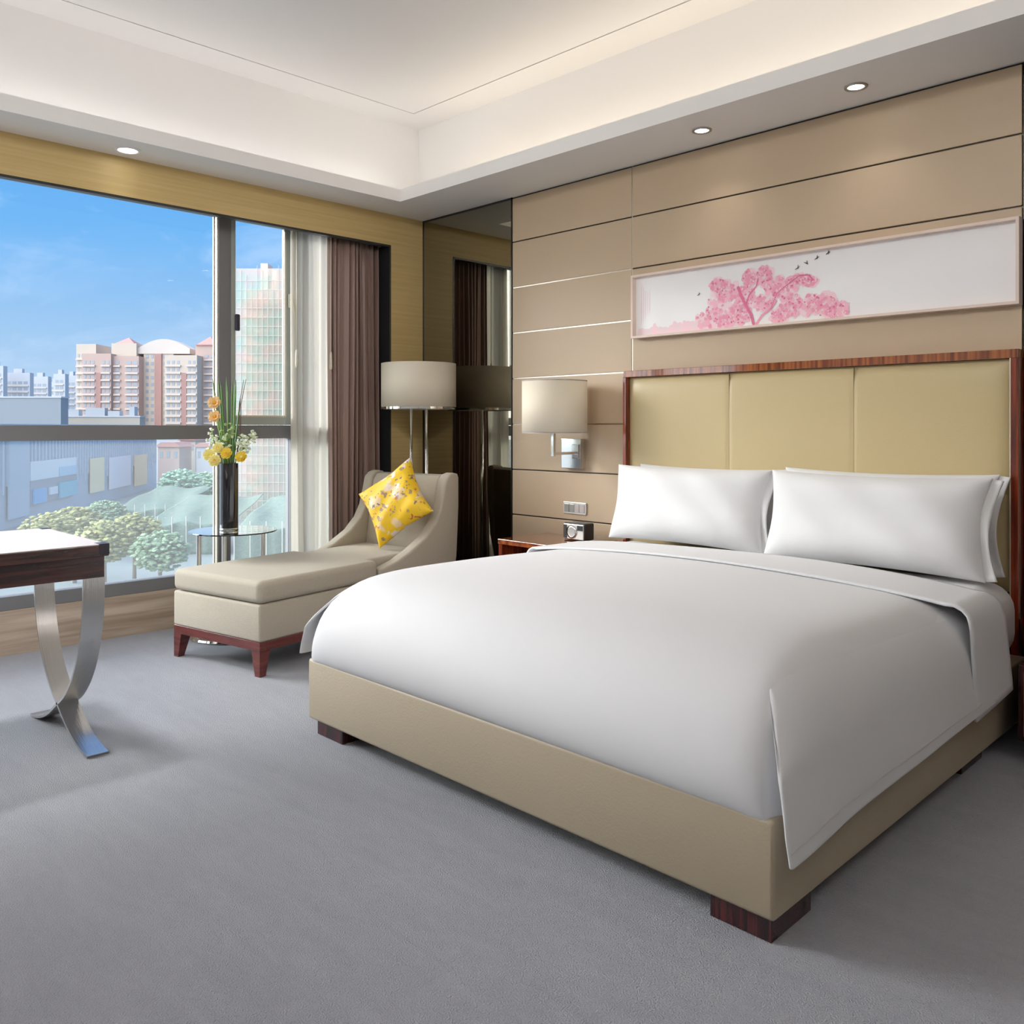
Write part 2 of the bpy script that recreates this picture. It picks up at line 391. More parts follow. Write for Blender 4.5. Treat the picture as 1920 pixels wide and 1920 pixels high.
# ------------------------------------------------------------------ curtains
def curtain(name, y0, y1, x, z0, z1, folds, amp, mt, label, flare=.0, nh=120, seed=1, thick=.002):
    r = random.Random(seed); ph = [r.uniform(0, 6.28) for _ in range(6)]
    W_ = y1 - y0
    def f(u, v):
        # u across, v up
        wv = math.sin(2 * PI * folds * u + ph[0] + .7 * math.sin(2 * PI * u * 1.7 + ph[1])) + .35 * math.sin(2 * PI * folds * 2.1 * u + ph[2] + 1.2 * v)
        a = amp * (.75 + .25 * (1 - v)) * (1 + .3 * math.sin(2 * PI * u * 2.3 + ph[3]))
        yy = y0 + W_ * u + flare * (1 - v) ** 1.3 * (u if flare > 0 else (1 - u)) + .01 * math.sin(2 * PI * folds * u * .9 + ph[4] + 2 * v)
        return (x + a * wv + .006 * math.sin(5 * v + 9 * u), yy, z0 + (z1 - z0) * v)
    o = MB().grid(f, nh, 14).build(name, mt, smooth=True, solid=thick)
    return tag(o, label, 'curtain')
curtain('brown_drape', -.725, -.312, -.105, .012, 2.50, 9.5, .026, M['drape'], 'brown satin drape gathered at the right end of the window', nh=220, seed=4)
curtain('sheer_curtain', -.985, -.68, -.145, .012, 2.515, 3.4, .017, M['sheer'], 'white sheer curtain gathered beside the brown drape', nh=120, seed=3)
def wand(y, z, x, label):
    e = empty('curtain_wand', (x, y, z - .06), label, 'curtain wand')
    MB().cyl((0, 0, .06), (0, 0, 2.5 - z + .06), .003, n=8).build('rod', M['cord'], e, smooth=True)
    MB().lathe([(0, -.02), (.008, -.018), (.0095, 0), (.008, .08), (.004, .1), (0, .1)], n=12).build('grip', M['cord'], e, smooth=True)
wand(-.735, 1.66, -.06, 'cream draw wand hanging at the edge of the brown drape')
wand(-.975, 1.66, -.09, 'cream draw wand hanging along the left edge of the sheer curtain')

# ------------------------------------------------------------------ ceiling lights, added fill spots and cove lighting
def downlight(x, y, r, z, label, glow, group='recessed ceiling downlights', power=12, col=(1, .93, .82), spot=1.9):
    e = empty('downlight', (x, y, z), label, 'ceiling light', group)
    MB().lathe([(r * .72, -.001), (r * .74, -.006), (r, -.006), (r * 1.03, -.001), (r * 1.03, .0)], n=32).build('trim_ring', M['nickel'] if r < .06 else M['plaster'], e, smooth=True)
    MB().lathe([(0, -.002), (r * .74, -.002), (r * .74, -.0005)], n=32).build('lens', glow, e, smooth=True)
    l = light('downlight_beam', 'SPOT', (x, y, z - .02), power, col, spot_size=spot, spot_blend=.9, shadow_soft_size=r * .7)
    l.rotation_euler = (0, 0, 0)
downlight(2.479, -.223, .048, H, 'small recessed downlight above the left half of the picture', M['bulb'], power=3)
downlight(3.259, -.225, .048, H, 'small recessed downlight above the right half of the picture', M['bulb'], power=3)
downlight(.14, -2.135, .068, H, 'round white recessed downlight over the window valance', M['bulbw'], power=1)
for x, y, p_ in ((1.6, -4.4, 60), (4.9, -4.6, 6)):  # unseen spots added as room fill, no fixtures behind them
    light('tray_fill_spot', 'SPOT', (x, y, TZ - .03), p_, (1, .96, .90), spot_size=2.5, spot_blend=1, shadow_soft_size=.15)
light('tray_fill_spot', 'SPOT', (.80, -3.35, TZ - .04), 300, (.97, .98, 1), spot_size=1.4, spot_blend=1, shadow_soft_size=.2)  # added spot, brightens the carpet near the window
light('tray_wall_fill', 'SPOT', (3.0, -4.5, TZ - .04), 150, (1, .97, .92), target=(2.8, 0, 2.3), spot_size=1.5, spot_blend=1, shadow_soft_size=.25)  # added unseen spot, lifts the headboard wall
light('tray_wall_fill', 'SPOT', (4.3, -4.7, TZ - .04), 230, (1, .98, .94), target=(.0, -1.3, 1.5), spot_size=1.15, spot_blend=1, shadow_soft_size=.3)  # added unseen spot, lifts the window corner from the room side
# LED strips lying in the cove trough, tilted towards the middle of the tray
def strip(name, x, y, lx_, ly_, e, col, tgt):
    light(name, 'AREA', (x, y, H + .05), e, col, target=tgt, shape='RECTANGLE', size=lx_, size_y=ly_)
def cove(name, x, y, length, along, e, col, inward):
    l = light(name, 'AREA', (x, y, H + .05), e, col, shape='RECTANGLE', size=length, size_y=.03)
    up = (Vector((0, 0, 1)) * .8 + Vector(inward) * .6).normalized(); ax = Vector(along)
    zl = -up; xl = ax; yl = zl.cross(xl)
    l.rotation_euler = Matrix((xl, yl, zl)).transposed().to_euler()
cove('cove_strip', 3.2, -.25, 5.2, (1, 0, 0), 6.5, (1, .84, .64), (0, -1, 0))
cove('cove_strip', .23, -2.6, 4.4, (0, 1, 0), 3.2, (1, .97, .95), (1, 0, 0))
cove('cove_strip', 6.08, -2.6, 4.4, (0, 1, 0), 28, (1, .97, .94), (-1, 0, 0))
cove('cove_strip', 3.2, -4.99, 5.2, (1, 0, 0), 28, (1, .97, .94), (0, 1, 0))

# ------------------------------------------------------------------ bed
BX0, BX1, BY0 = 1.906, 3.889, -2.118
bed = empty('bed', (2.8975, -1.1, 0), 'large double bed with a gold leather base and high rosewood framed headboard', 'bed')
def bp(name, mt, m, **k):
    o = m.build(name, mt, bed, **k); o.location = (-2.8975, 1.1, 0); return o
bp('base', M['bedbase'], MB().box(BX0, BX1, BY0, -.10, .06, .295, bev=.012, seg=3), auto=.8)
for x0, x1, y0, y1 in ((1.938, 2.109, -2.095, -1.90), (3.708, 3.872, -2.098, -1.90), (1.938, 2.109, -.70, -.50), (3.69, 3.85, -.74, -.52)):
    bp('leg', M['zebra'], MB().box(x0, x1, y0, y1, 0, .06, bev=.002))
# headboard
HX0, HX1, HZ1 = 1.868, 3.850, 1.512
hm = MB()
hm.box(HX0, HX1, -.07, -.004, 1.476, HZ1, bev=.002)
hf = bp('headboard_top_rail', streak('rosewood_crossgrain', (.12, .025, .010), (.36, .11, .03), (70, 10, 1.5), .12, .9, .6, .35, .65), hm)
for a, b_ in ((HX0, HX0 + .022), (HX1 - .028, HX1)):
    bp('headboard_post', M['rosev'], MB().box(a, b_, -.075, -.004, 0, 1.476, bev=.002))
bp('headboard_backing', M['zebra'], MB().box(HX0 + .02, HX1 - .02, -.03, -.004, .10, 1.48))
hw = (HX1 - HX0 - .054) / 3; hx = HX0 + .023
bp('headboard_rim', M['gasket'], MB().box(HX1 - .031, HX1 - .027, -.078, -.02, .5, 1.476))
HW3 = hw * 3
def f(u, v):
    du = min(u, 1 - u) * HW3; dv = min(v, 1 - v) * .95
    edge = (1 - math.exp(-du / .03)); ed2 = 1 - math.exp(-dv / .03)
    sm_ = 0
    for q in (1, 2): sm_ += .003 * math.exp(-abs(u * HW3 - q * hw) / .006)
    return (hx + HW3 * u, -.040 - .022 * edge * ed2 + sm_, .53 + .945 * v)
bp('headboard_cushion', M['gold'], MB().grid(f, 180, 40), smooth=True)
for i in (1, 2):
    a = hx + i * hw
    bp('seam', M['stitch'], MB().box(a - .0008, a + .0008, -.0598, -.050, .53, 1.468))

# mattress
mt_ = MB().box(BX0 + .045, BX1 - .018, BY0 + .20, -.115, .296, .588, bev=.10, seg=6).build('mattress', M['cotton2'], auto=1.2)
tag(mt_, 'thick white mattress in a fitted sheet between bed base and duvet', 'mattress')

# duvet: top sheet with tucked foot, hanging side drapes, turned-down band
def duvet_pt(s, y, drop_z, xo, crown=.64):
    """s in 0..1 from left hem to right hem over the bed at depth y"""
    pass
def sm(a, b, t):
    t = max(0, min(1, (t - a) / (b - a))); return t * t * (3 - 2 * t)
def cc(y): return .008 + .026 * sm(-1.8, -.6, y)
def wr(x, y): return .004 * math.sin(3.1 * x + 1.3 * y) + .003 * math.sin(5.3 * y - 2.1 * x)
YH = -.50
prof_foot = []   # (y, z) over the foot end
def foot_curve(v):
    # v 0..1 : along the top from the head to the foot edge, then down to the tuck line
    L1, L2 = (-2.0 - YH) * -1, .40
    tt = v * (L1 + L2)
    if tt < L1 - .06: return YH - tt, 0, 1
    k = (tt - (L1 - .06)) / (L2 + .06)
    a = k * PI / 2
    return None
FT = [(0, 0), (.25, .0), (.5, .0)]
# foot profile points (y, z drop below crown)
fp = [(-1.62, .000), (-1.74, .004), (-1.85, .014), (-1.94, .034), (-2.02, .072), (-2.08, .125), (-2.118, .19), (-2.135, .25), (-2.134, .30), (-2.122, .335), (-2.10, .356)]
yy = [YH + (-1.62 - YH) * i / 16 for i in range(16)] 
rows = [(y, 0.0) for y in yy] + fp
sp = [(-1.0, .356, .0), (-1.003, .31, .0), (-1.004, .25, 0), (-1.0, .19, .0), (-.985, .125, .0), (-.955, .072, .0), (-.915, .034, .0), (-.87, .014, .0), (-.80, .004, .0)]
cols = [(a, d) for a, d, _ in sp] + [(-.7 + 1.4 * i / 20, 0.0) for i in range(21)] + [(-a, d) for a, d, _ in reversed(sp)]
CX, HWD = 2.899, 1.003
CR = .637
bm = bmesh.new(); G = []
for (y, dy) in rows:
    row = []
    for (sx_, dx) in cols:
        # combine the two edge drops like a rounded box
        d = (dx ** 1.6 + dy ** 1.6) ** (1 / 1.6)
        d = min(d, .352)
        x = CX + HWD * sx_; yq = y
        if dx > .0 and dy > .0:
            q = min(1, dx / .2) * min(1, dy / .2)
            x -= math.copysign(.035 * q, sx_); yq = y + .03 * q
        z = CR - d - cc(y) * sx_ * sx_ + wr(x, y) * max(0, 1 - d / .12) ** 2
        row.append(bm.verts.new((x, yq, z)))
    G.append(row)
for i in range(len(G) - 1):
    for j in range(len(cols) - 1): bm.faces.new((G[i][j], G[i][j + 1], G[i + 1][j + 1], G[i + 1][j]))
dm = MB(); dm.b.free(); dm.b = bm
# side drapes follow the shoulder of the sheet, then hang
SH = [(.80, .004), (.87, .014), (.915, .034), (.955, .072), (.985, .125), (1.0, .19)]
def footdrop(y):
    ys = [-1.62, -1.74, -1.85, -1.94, -2.02, -2.08, -2.118, -2.165]; ds = [0, .004, .014, .030, .052, .072, .084, .098]
    for (y0, d0), (y1, d1) in zip(zip(ys, ds), zip(ys[1:], ds[1:])):
        if y1 <= y <= y0: return d0 + (d1 - d0) * (y0 - y) / (y0 - y1)
    return 0 if y > -1.62 else ds[-1]
def dyA(y):
    for (y0, d0), (y1, d1) in zip(fp, fp[1:8]):
        if y1 <= y <= y0: return d0 + (d1 - d0) * (y0 - y) / (y0 - y1)
    return 0 if y > -1.62 else .25
def drape(sign, zf, zh, yfoot):
    n = 16; k0 = len(SH) - 1
    lim = (-1.86, -1.93, -2.00, -2.06, -2.105, -2.14)
    def f(u, v):
        y = yfoot + (YH - yfoot) * u
        hem = zf + (zh - zf) * u
        k = v * (k0 + n)
        def shoulder(i):
            a, dx = SH[i]; off = (-.014, -.010, -.004, .003, .010, .014)[i]
            ys = max(y, lim[i]); w5 = (0, 0, 0, .12, .6, 1)[i]; fd = footdrop(ys) * w5 + dyA(ys) * (1 - w5)
            d = (dx ** 1.6 + fd ** 1.6) ** (1 / 1.6)
            q = min(1, dx / .2) * min(1, dyA(ys) / .2) * (1 - w5)
            x = CX + sign * (HWD * a + off * .9 - .035 * q)
            return x, ys, CR - d - cc(ys) * a * a + wr(x, ys) * max(0, 1 - d / .12) ** 2 + off * .6 * (1 - .6 * (i > 3))
        if k <= k0:
            i = min(int(k), k0 - 1); t = k - i
            (xa, ya, za), (xb, yb, zb_) = shoulder(i), shoulder(i + 1)
            x, yy2, z = xa + (xb - xa) * t, ya + (yb - ya) * t, za + (zb_ - za) * t
        else:
            t = (k - k0) / n; xs, ys, zs = shoulder(k0)
            x = xs + sign * (.012 * math.sin(t * PI / 2) + .012 * t + .014 * t * (1 - sm(0, .25, u)) + .001 * math.sin(9 * y + 1) * t)
            z = zs * (1 - t) + hem * t; yy2 = ys + (y - ys) * min(1, t * 1.5)
        return (x, yy2, z)
    return f
dm.grid(drape(1, .222, .258, -2.165), 70, 30)
dm.grid(drape(-1, .30, .30, -2.12), 70, 30)
# hem stitch lines on the right drape
du = dm.build('duvet', M['cotton'], smooth=True, solid=.010, sub=1)
tag(du, 'smooth white duvet draped over the bed and tucked in at its foot', 'duvet')
dr_ = drape(1, .222, .258, -2.165)
def hemline(u, v):
    p = dr_(u * .80, .845 + .006 * v); return (p[0] + .0062 + .002 * math.sin(PI * v), p[1], p[2])
MB().grid(hemline, 70, 3).build('hem_seam', M['desktop'], du, smooth=True)
fl = MB()
def band(u, v):
    # turned-down sheet band : y from -.885 (v=0) to -.5 (v=1), across u
    y = -.88 + .34 * v
    L = 2.9; s_ = u * L
    zt = CR + .012 - cc(y) * .90
    side = .42
    if s_ < side:
        t = 1 - s_ / side
        if t < .25: a = t / .25 * PI / 2; return (1.905 + .055 - .065 * math.sin(a), y, zt - .055 * (1 - math.cos(a)) - .012)
        return (1.895 - .01 * t, y, zt - .067 - (t - .25) / .75 * .28)
    if s_ > L - side:
        t = (s_ - (L - side)) / side
        if t < .25: a = t / .25 * PI / 2; return (3.90 - .055 + .075 * math.sin(a), y, zt - .055 * (1 - math.cos(a)) - .012)
        return (3.918 + .020 * t + .004 * v * t, y + .04 * t * v, zt - .067 - (t - .25) / .75 * (.318 - .03 * v))
    k = (s_ - side) / (L - 2 * side)
    x = 1.96 + (3.845 - 1.96) * k
    return (x, y - .012 * math.sin(3 * k), zt + cc(y) * .90 * (1 - (2 * k - 1) ** 2) - .012 * min(1, (abs(k - .5) * 2) ** 6) + wr(x, y) + .004 * math.sin(8 * k + 2 * v) * v)
o = fl.grid(band, 110, 14).build('fold', M['cotton'], du, smooth=True, solid=.009)

# pillows
def pillow_mesh(w_, h_, t_, seed=0, pinch=.06, n=34):
    r = random.Random(seed); ph = [r.uniform(0, 6.28) for _ in range(4)]
    m = MB()
    for sgn in (1, -1):
        def f(u, v, sgn=sgn):
            a = u * 2 - 1; b_ = v * 2 - 1
            a = math.sin(a * PI / 2); b_ = math.sin(b_ * PI / 2)
            x = a * w_ / 2 * (1 - pinch * (1 - b_ * b_)) 
            z = b_ * h_ / 2 * (1 - pinch * 1.2 * (1 - a * a))
            ee = max(0, (1 - a ** 4)) ** .55 * max(0, (1 - b_ ** 4)) ** .55
            y = sgn * t_ / 2 * ee * (1 + .05 * math.sin(3 * a + ph[0]) + .04 * math.sin(4 * b_ + ph[1]))
            y += .006 * math.sin(9 * a + 5 * b_ + ph[2]) * ee
            return (x, y, z)
        m.grid(f, n, n)
    bmesh.ops.remove_doubles(m.b, verts=m.b.verts, dist=.0004)
    bmesh.ops.recalc_face_normals(m.b, faces=m.b.faces)
    return m
def pillow(x, y, z, w_, h_, lean, label, seed, rz=0, tt=.20, roll=0):
    e = empty('pillow', (x, y, z), label, 'pillow', 'white pillows against the headboard')
    e.rotation_euler = (lean, roll, rz)
    o = pillow_mesh(w_, h_, tt, seed).build('pillowcase', M['cotton2'], e, smooth=True); o.location = (0, 0, h_ / 2)
    m = MB()
    sx_ = w_ / 2
    def f(u, v, s=1):
        b_ = v * 2 - 1
        return (sx_ * (1 - .055 * (1 - b_ * b_)) - .012 + (.05 - .012 * (1 - b_ * b_)) * u, .008 * math.sin(7 * v + 2 * u), h_ / 2 * b_ * (.985 - .03 * u) + h_ / 2)
    m.grid(f, 5, 24)
    o = m.build('flap', M['cotton2'], e, smooth=True, solid=.006)
    return e
pillow(2.455, -.175, .600, .90, .405, -.20, 'white pillow half hidden behind the front left pillow', 11, tt=.13)
pillow(3.325, -.175, .600, .93, .415, -.20, 'white pillow behind the front right pillow, its edge showing at the right', 12, tt=.13)
pillow(2.425, -.335, .612, .90, .395, -.22, 'white pillow propped at the left side of the headboard', 13, tt=.17)
pillow(3.345, -.345, .605, .93, .405, -.22, 'white pillow propped at the right side of the headboard', 14, tt=.19)

# ------------------------------------------------------------------ nightstands
def nightstand(x0, x1, label):
    e = empty('nightstand', ((x0 + x1) / 2, -.24, 0), label, 'nightstand', 'rosewood nightstands beside the bed')
    w_ = (x1 - x0) / 2; y0, y1 = -.21, .22
    MB().box(-w_, w_, y0, y1, .518, .548, bev=.003).build('top', M['rosewood'], e)
    for sx_ in (-1, 1):
        a, b_ = sorted((sx_ * (w_ - .002), sx_ * (w_ - .03)))
        MB().box(a, b_, y0 + .006, y1, .35, .518).build('side_panel', M['rosev'], e)
    MB().box(-w_ + .03, w_ - .03, y1 - .02, y1, .35, .518).build('back_panel', M['zebra'], e)
    MB().box(-w_ - .03, w_ + .03, y0 - .035, y1, .08, .35, bev=.004).build('cabinet', M['zebra'], e)
    d = MB().box(-w_ - .01, w_ + .01, y0 - .045, y0 - .034, .10, .33, bev=.003).build('drawer', M['rosev'], e)
    MB().box(-.06, .06, y0 - .060, y0 - .044, .21, .22, bev=.003).build('handle', M['chrome'], d)
    for sx_ in (-1, 1):
        for yy_ in (y0 + .02, y1 - .03):
            MB().cyl((sx_ * (w_ - .02), yy_, 0), (sx_ * (w_ - .02), yy_, .08), .022, .034, n=20).build('leg', M['rosev'], e, smooth=False)
nightstand(1.245, 1.79, 'red rosewood nightstand left of the bed, holding the alarm clock')
nightstand(3.985, 4.53, 'dark rosewood nightstand at the right edge, right of the bed')

# alarm clock
e = empty('alarm_clock', (1.615, -.16, .548), 'small black alarm clock with a silver ring on the left nightstand', 'clock')
MB().box(-.08, .08, -.04, .045, .003, .10, bev=.008, seg=3).build('case', M['black'], e)
t = MB(); t.box(-.074, .074, -.046, -.039, .008, .094, bev=.003); t.build('front_plate', M['silver'], e)
rg = MB(); rg.lathe([(.026, -.004), (.036, -.006), (.038, 0), (.026, .0)], n=32)
o = rg.build('dial_ring', M['chrome'], e, smooth=True); o.rotation_euler = (PI / 2, 0, 0); o.location = (-.012, -.050, .05)
o = MB().cyl((-.012, -.050, .05), (-.012, -.046, .05), .026).build('dial', M['nickel'], e)
MB().box(-.072, -.05, -.050, -.045, .012, .088).build('button_strip', M['black'], e)
MB().box(.03, .07, -.050, -.045, .06, .088).build('display', M['black'], e)

# switch plate
e = empty('light_switch', (1.453, 0, .71), 'silver four-gang light switch plate above the left nightstand', 'switch')
MB().box(-.09, .09, -.010, 0, -.036, .036, bev=.003).build('plate', M['silver'], e)
for i in range(4):
    MB().box(-.08 + i * .04 + .002, -.04 + i * .04 - .002, -.014, -.009, -.024, .024, bev=.001).build('rocker', M['nickel'] if i in (0, 1) else M['desktop'], e)

# wall sconce
e = empty('wall_lamp', (1.455, 0, 1.04), 'chrome swing-arm wall lamp with a cream drum shade beside the headboard', 'wall lamp')
MB().box(-.078, .078, -.045, 0, -.09, .088, bev=.003).build('wall_plate', M['chrome'], e)
m = MB(); m.box(.038, .056, -.255, -.045, -.004, .012, bev=.002); m.build('arm', M['chrome'], e)
m = MB(); m.box(.036, .058, -.262, -.242, -.012, .14, bev=.002); m.build('stem', M['chrome'], e)
m = MB(); m.box(.02, .07, -.06, -.043, -.03, .055, bev=.002); m.build('arm_bracket', M['chrome'], e)
sh = MB().lathe([(.187, .125), (.187, .423)], (.055, -.25, 0), 72).build('lamp_shade', M['shade'], e, smooth=True, solid=.003)
for zz_ in (.123, .419):
    MB().lathe([(.1885, zz_), (.1885, zz_ + .006), (.185, zz_ + .006), (.185, zz_), (.1885, zz_)], (.055, -.25, 0), 72).build('shade_rim', M['desktop'], sh, smooth=True)
MB().cyl((.047, -.252, .13), (.047, -.252, .22), .014).build('bulb_holder', M['chrome'], sh)
MB().sph((.047, -.252, .26), .03, 16).build('bulb', M['desktop'], sh, smooth=True)

# ------------------------------------------------------------------ picture
PW, PH = 1.940, .352
e = empty('picture', (1.906, 0, 1.694), 'long framed picture of a pink blossoming tree with birds above the headboard', 'picture')
m = MB(); fr = .012; dp = -.052
m.box(0, PW, dp, -.002, 0, fr); m.box(0, PW, dp, -.002, PH - fr, PH); m.box(0, fr, dp, -.002, fr, PH - fr); m.box(PW - fr, PW, dp, -.002, fr, PH - fr)
m.build('frame', M['pinkframe'], e)
MB().box(fr, PW - fr, -.018, -.002, fr, PH - fr).build('print', M['paper'], e)
pinks = [mat('petal_pink_%s' % n, c, .6) for n, c in (('pale', (.96, .70, .77)), ('soft', (.93, .50, .62)), ('mid', (.86, .34, .48)), ('deep', (.72, .16, .32)))]
ink = mat('dark_ink', (.05, .04, .04), .6); wash = mat('pale_pink_wash', (.88, .74, .78), .6)
art = MB(); r = random.Random(5)
def blob(x, z, a, b_, mi, k, rot=0):
    t = bmesh.new(); n = 9; vs = []
    if not (.016 < x < PW - .016): t.free(); return
    for i in range(n):
        q = 2 * PI * i / n; rr = 1 + r.uniform(-.25, .2)
        dx, dz = a * rr * math.cos(q), b_ * rr * math.sin(q)
        xx = x + dx * math.cos(rot) - dz * math.sin(rot); zz = z + dx * math.sin(rot) + dz * math.cos(rot)
        vs.append(t.verts.new((min(max(xx, fr + .003), PW - fr - .003), -.0182 - k * 2e-6, min(max(zz, fr + .003), PH - fr - .003))))
    t.faces.new(vs[::-1]); art.add(t, mi)
k = 0
clusters = [(.56, .12, .10, .09), (.50, .07, .09, .05), (.60, .20, .07, .05), (.54, .24, .045, .03), (.72, .255, .035, .04), (.80, .255, .045, .045), (.70, .16, .05, .06), (.86, .20, .06, .045),
            (.92, .17, .07, .05), (.98, .215, .06, .02), (1.04, .20, .035, .02), (.95, .09, .06, .055), (1.04, .085, .06, .05), (1.12, .08, .05, .055), (1.18, .05, .05, .04), (.80, .12, .05, .04), (.66, .08, .07, .05), (.88, .05, .05, .03), (.62, .05, .1, .03)]
for i in range(16):
    blob(.05 + i * .028, .02 + .012 * r.random(), .035, .018 + .012 * r.random() + .0012 * i, 4, k); k += 1
for i in range(5):
    blob(.05 + i * .014, .19, .004, .12 - .01 * i, 4, k); k += 1
for i in range(90):
    blob(.10 + .38 * r.random() ** .7, .02 + .05 * r.random() ** 2, .012, .01, 0, k); k += 1
for lay, (mi, cnt, sz) in enumerate(((0, 26, .020), (1, 26, .015), (2, 15, .011), (3, 6, .006), (0, 8, .006))):
    for cx, cz, rx, rz_ in clusters:
        for _ in range(cnt):
            q = r.uniform(0, 6.28); rad = math.sqrt(r.random())
            blob(cx + rx * rad * math.cos(q), cz + rz_ * rad * math.sin(q), sz * r.uniform(.5, 1.1), sz * r.uniform(.5, 1.0), mi, k, r.uniform(0, 3)); k += 1
def stroke(pts, w0, w1, mi):
    global k
    for (x0, z0), (x1, z1) in zip(pts, pts[1:]):
        for j in range(8):
            t = j / 8; blob(x0 + (x1 - x0) * t, z0 + (z1 - z0) * t, w0, w0, mi, k); k += 1
stroke([(.745, .02), (.73, .07), (.70, .12), (.675, .17), (.655, .22)], .008, .003, 3)
stroke([(.76, .02), (.79, .06), (.84, .09), (.87, .13)], .006, .003, 2)
stroke([(.70, .12), (.72, .17), (.76, .21), (.77, .25)], .004, .002, 3)
stroke([(.84, .09), (.87, .16), (.93, .20), (.99, .235), (1.04, .23), (1.06, .20)], .004, .002, 3)
for bx, bz, sgn in ((.979, .272, 1), (1.025, .288, -1), (1.076, .306, 1), (1.131, .322, 1), (.424, .204, 1)):
    s_ = .014 if bz > .21 else .010
    blob(bx, bz, s_, .0022, 5, k, .5 * sgn); k += 1; blob(bx + .003, bz + .004, s_ * .7, .0022, 5, k, 1.5 * sgn); k += 1
art.build('blossom_tree_painting', pinks + [wash, ink], e)

# ------------------------------------------------------------------ chaise longue
th = math.radians(10.2)
CW = .70
ch = empty('chaise_longue', (.41 + CW / 2 * math.cos(th), -2.01 + CW / 2 * math.sin(th), 0), 'beige linen chaise longue with swooping arms and tapered red wood legs', 'chaise longue', rz=th)
hw_ = CW / 2; LEN = 1.53
m = MB(); m.box(-hw_ + .004, hw_ - .004, .004, LEN - .06, .165, .345, bev=.012, seg=3)
m.build('body', M['linen'], ch, auto=.9)
rl = MB(); rl.box(-hw_ + .006, hw_ - .006, .006, .05, .122, .166, bev=.002); rl.box(hw_ - .05, hw_ - .006, .05, LEN - .10, .122, .166, bev=.002); rl.box(-hw_ + .006, -hw_ + .05, .05, LEN - .10, .122, .166, bev=.002); rl.box(-hw_ + .05, hw_ - .05, LEN - .14, LEN - .10, .122, .166)
rl.build('rail', M['redwood'], ch)
for sx_ in (-1, 1):
    for y0, dirn in ((.006, 1), (LEN - .10, -1)):
        t = bmesh.new(); top, bot = .062, .036; xo = sx_ * (hw_ - .006)
        vs = []
        for z, w0 in ((.122, top), (0, bot)):
            vs.append([t.verts.new((xo, y0, z)), t.verts.new((xo - sx_ * w0, y0, z)), t.verts.new((xo - sx_ * w0, y0 + dirn * w0, z)), t.verts.new((xo, y0 + dirn * w0, z))])
        t.faces.new(vs[0]); t.faces.new(vs[1][::-1])
        for i in range(4): t.faces.new((vs[0][i], vs[0][(i + 1) % 4], vs[1][(i + 1) % 4], vs[1][i]))
        bmesh.ops.recalc_face_normals(t, faces=t.faces)
        MB().add(t).build('leg', M['redwood'], ch)
# T shaped cushion: wide in front, narrower between the arms
AW = .075
def seat(u_n=0):
    t = bmesh.new()
    pts = [(-hw_, 0), (hw_, 0), (hw_, .815), (hw_ - AW - .004, .815), (hw_ - AW - .004, LEN - .20), (-hw_ + AW + .004, LEN - .20), (-hw_ + AW + .004, .815), (-hw_, .815)]
    A = [t.verts.new((x, y, .347)) for x, y in pts]; f = t.faces.new(A)
    ex = bmesh.ops.extrude_face_region(t, geom=[f]); vs = [g_ for g_ in ex['geom'] if isinstance(g_, bmesh.types.BMVert)]
    bmesh.ops.translate(t, verts=vs, vec=(0, 0, .112))
    bmesh.ops.recalc_face_normals(t, faces=t.faces)
    bmesh.ops.bevel(t, geom=list(t.edges), offset=.032, segments=5, profile=.5, affect='EDGES')
    return t
MB().add(seat()).build('seat_cushion', M['linen'], ch, auto=1.0)
# arms: outline in (length, height)
arm = [(LEN - .07, .10 + .066), (LEN - .02, .40), (LEN, .70), (LEN, .885), (LEN - .012, .908), (LEN - .05, .915), (LEN - .09, .905), (LEN - .125, .875), (LEN - .145, .80), (LEN - .175, .70), (LEN - .225, .62), (LEN - .31, .545), (1.08, .475), (.97, .435), (.87, .412), (.818, .405), (.818, .345), (.818, .166)]
for sx_ in (-1, 1):
    a, b_ = sorted((sx_ * hw_, sx_ * (hw_ - AW)))
    MB().prism(arm, 0, a, b_, bev=.014, seg=3).build('arm', M['linen'], ch, auto=.7)
bk = [(LEN - .05, .166), (LEN - .012, .55), (LEN - .004, .885), (LEN - .03, .902), (LEN - .09, .895), (LEN - .12, .86), (LEN - .15, .70), (LEN - .19, .46), (LEN - .20, .166)]
MB().prism(bk, 0, -hw_ + AW + .002, hw_ - AW - .002, bev=.012, seg=3).build('backrest', M['linen'], ch, auto=.7)

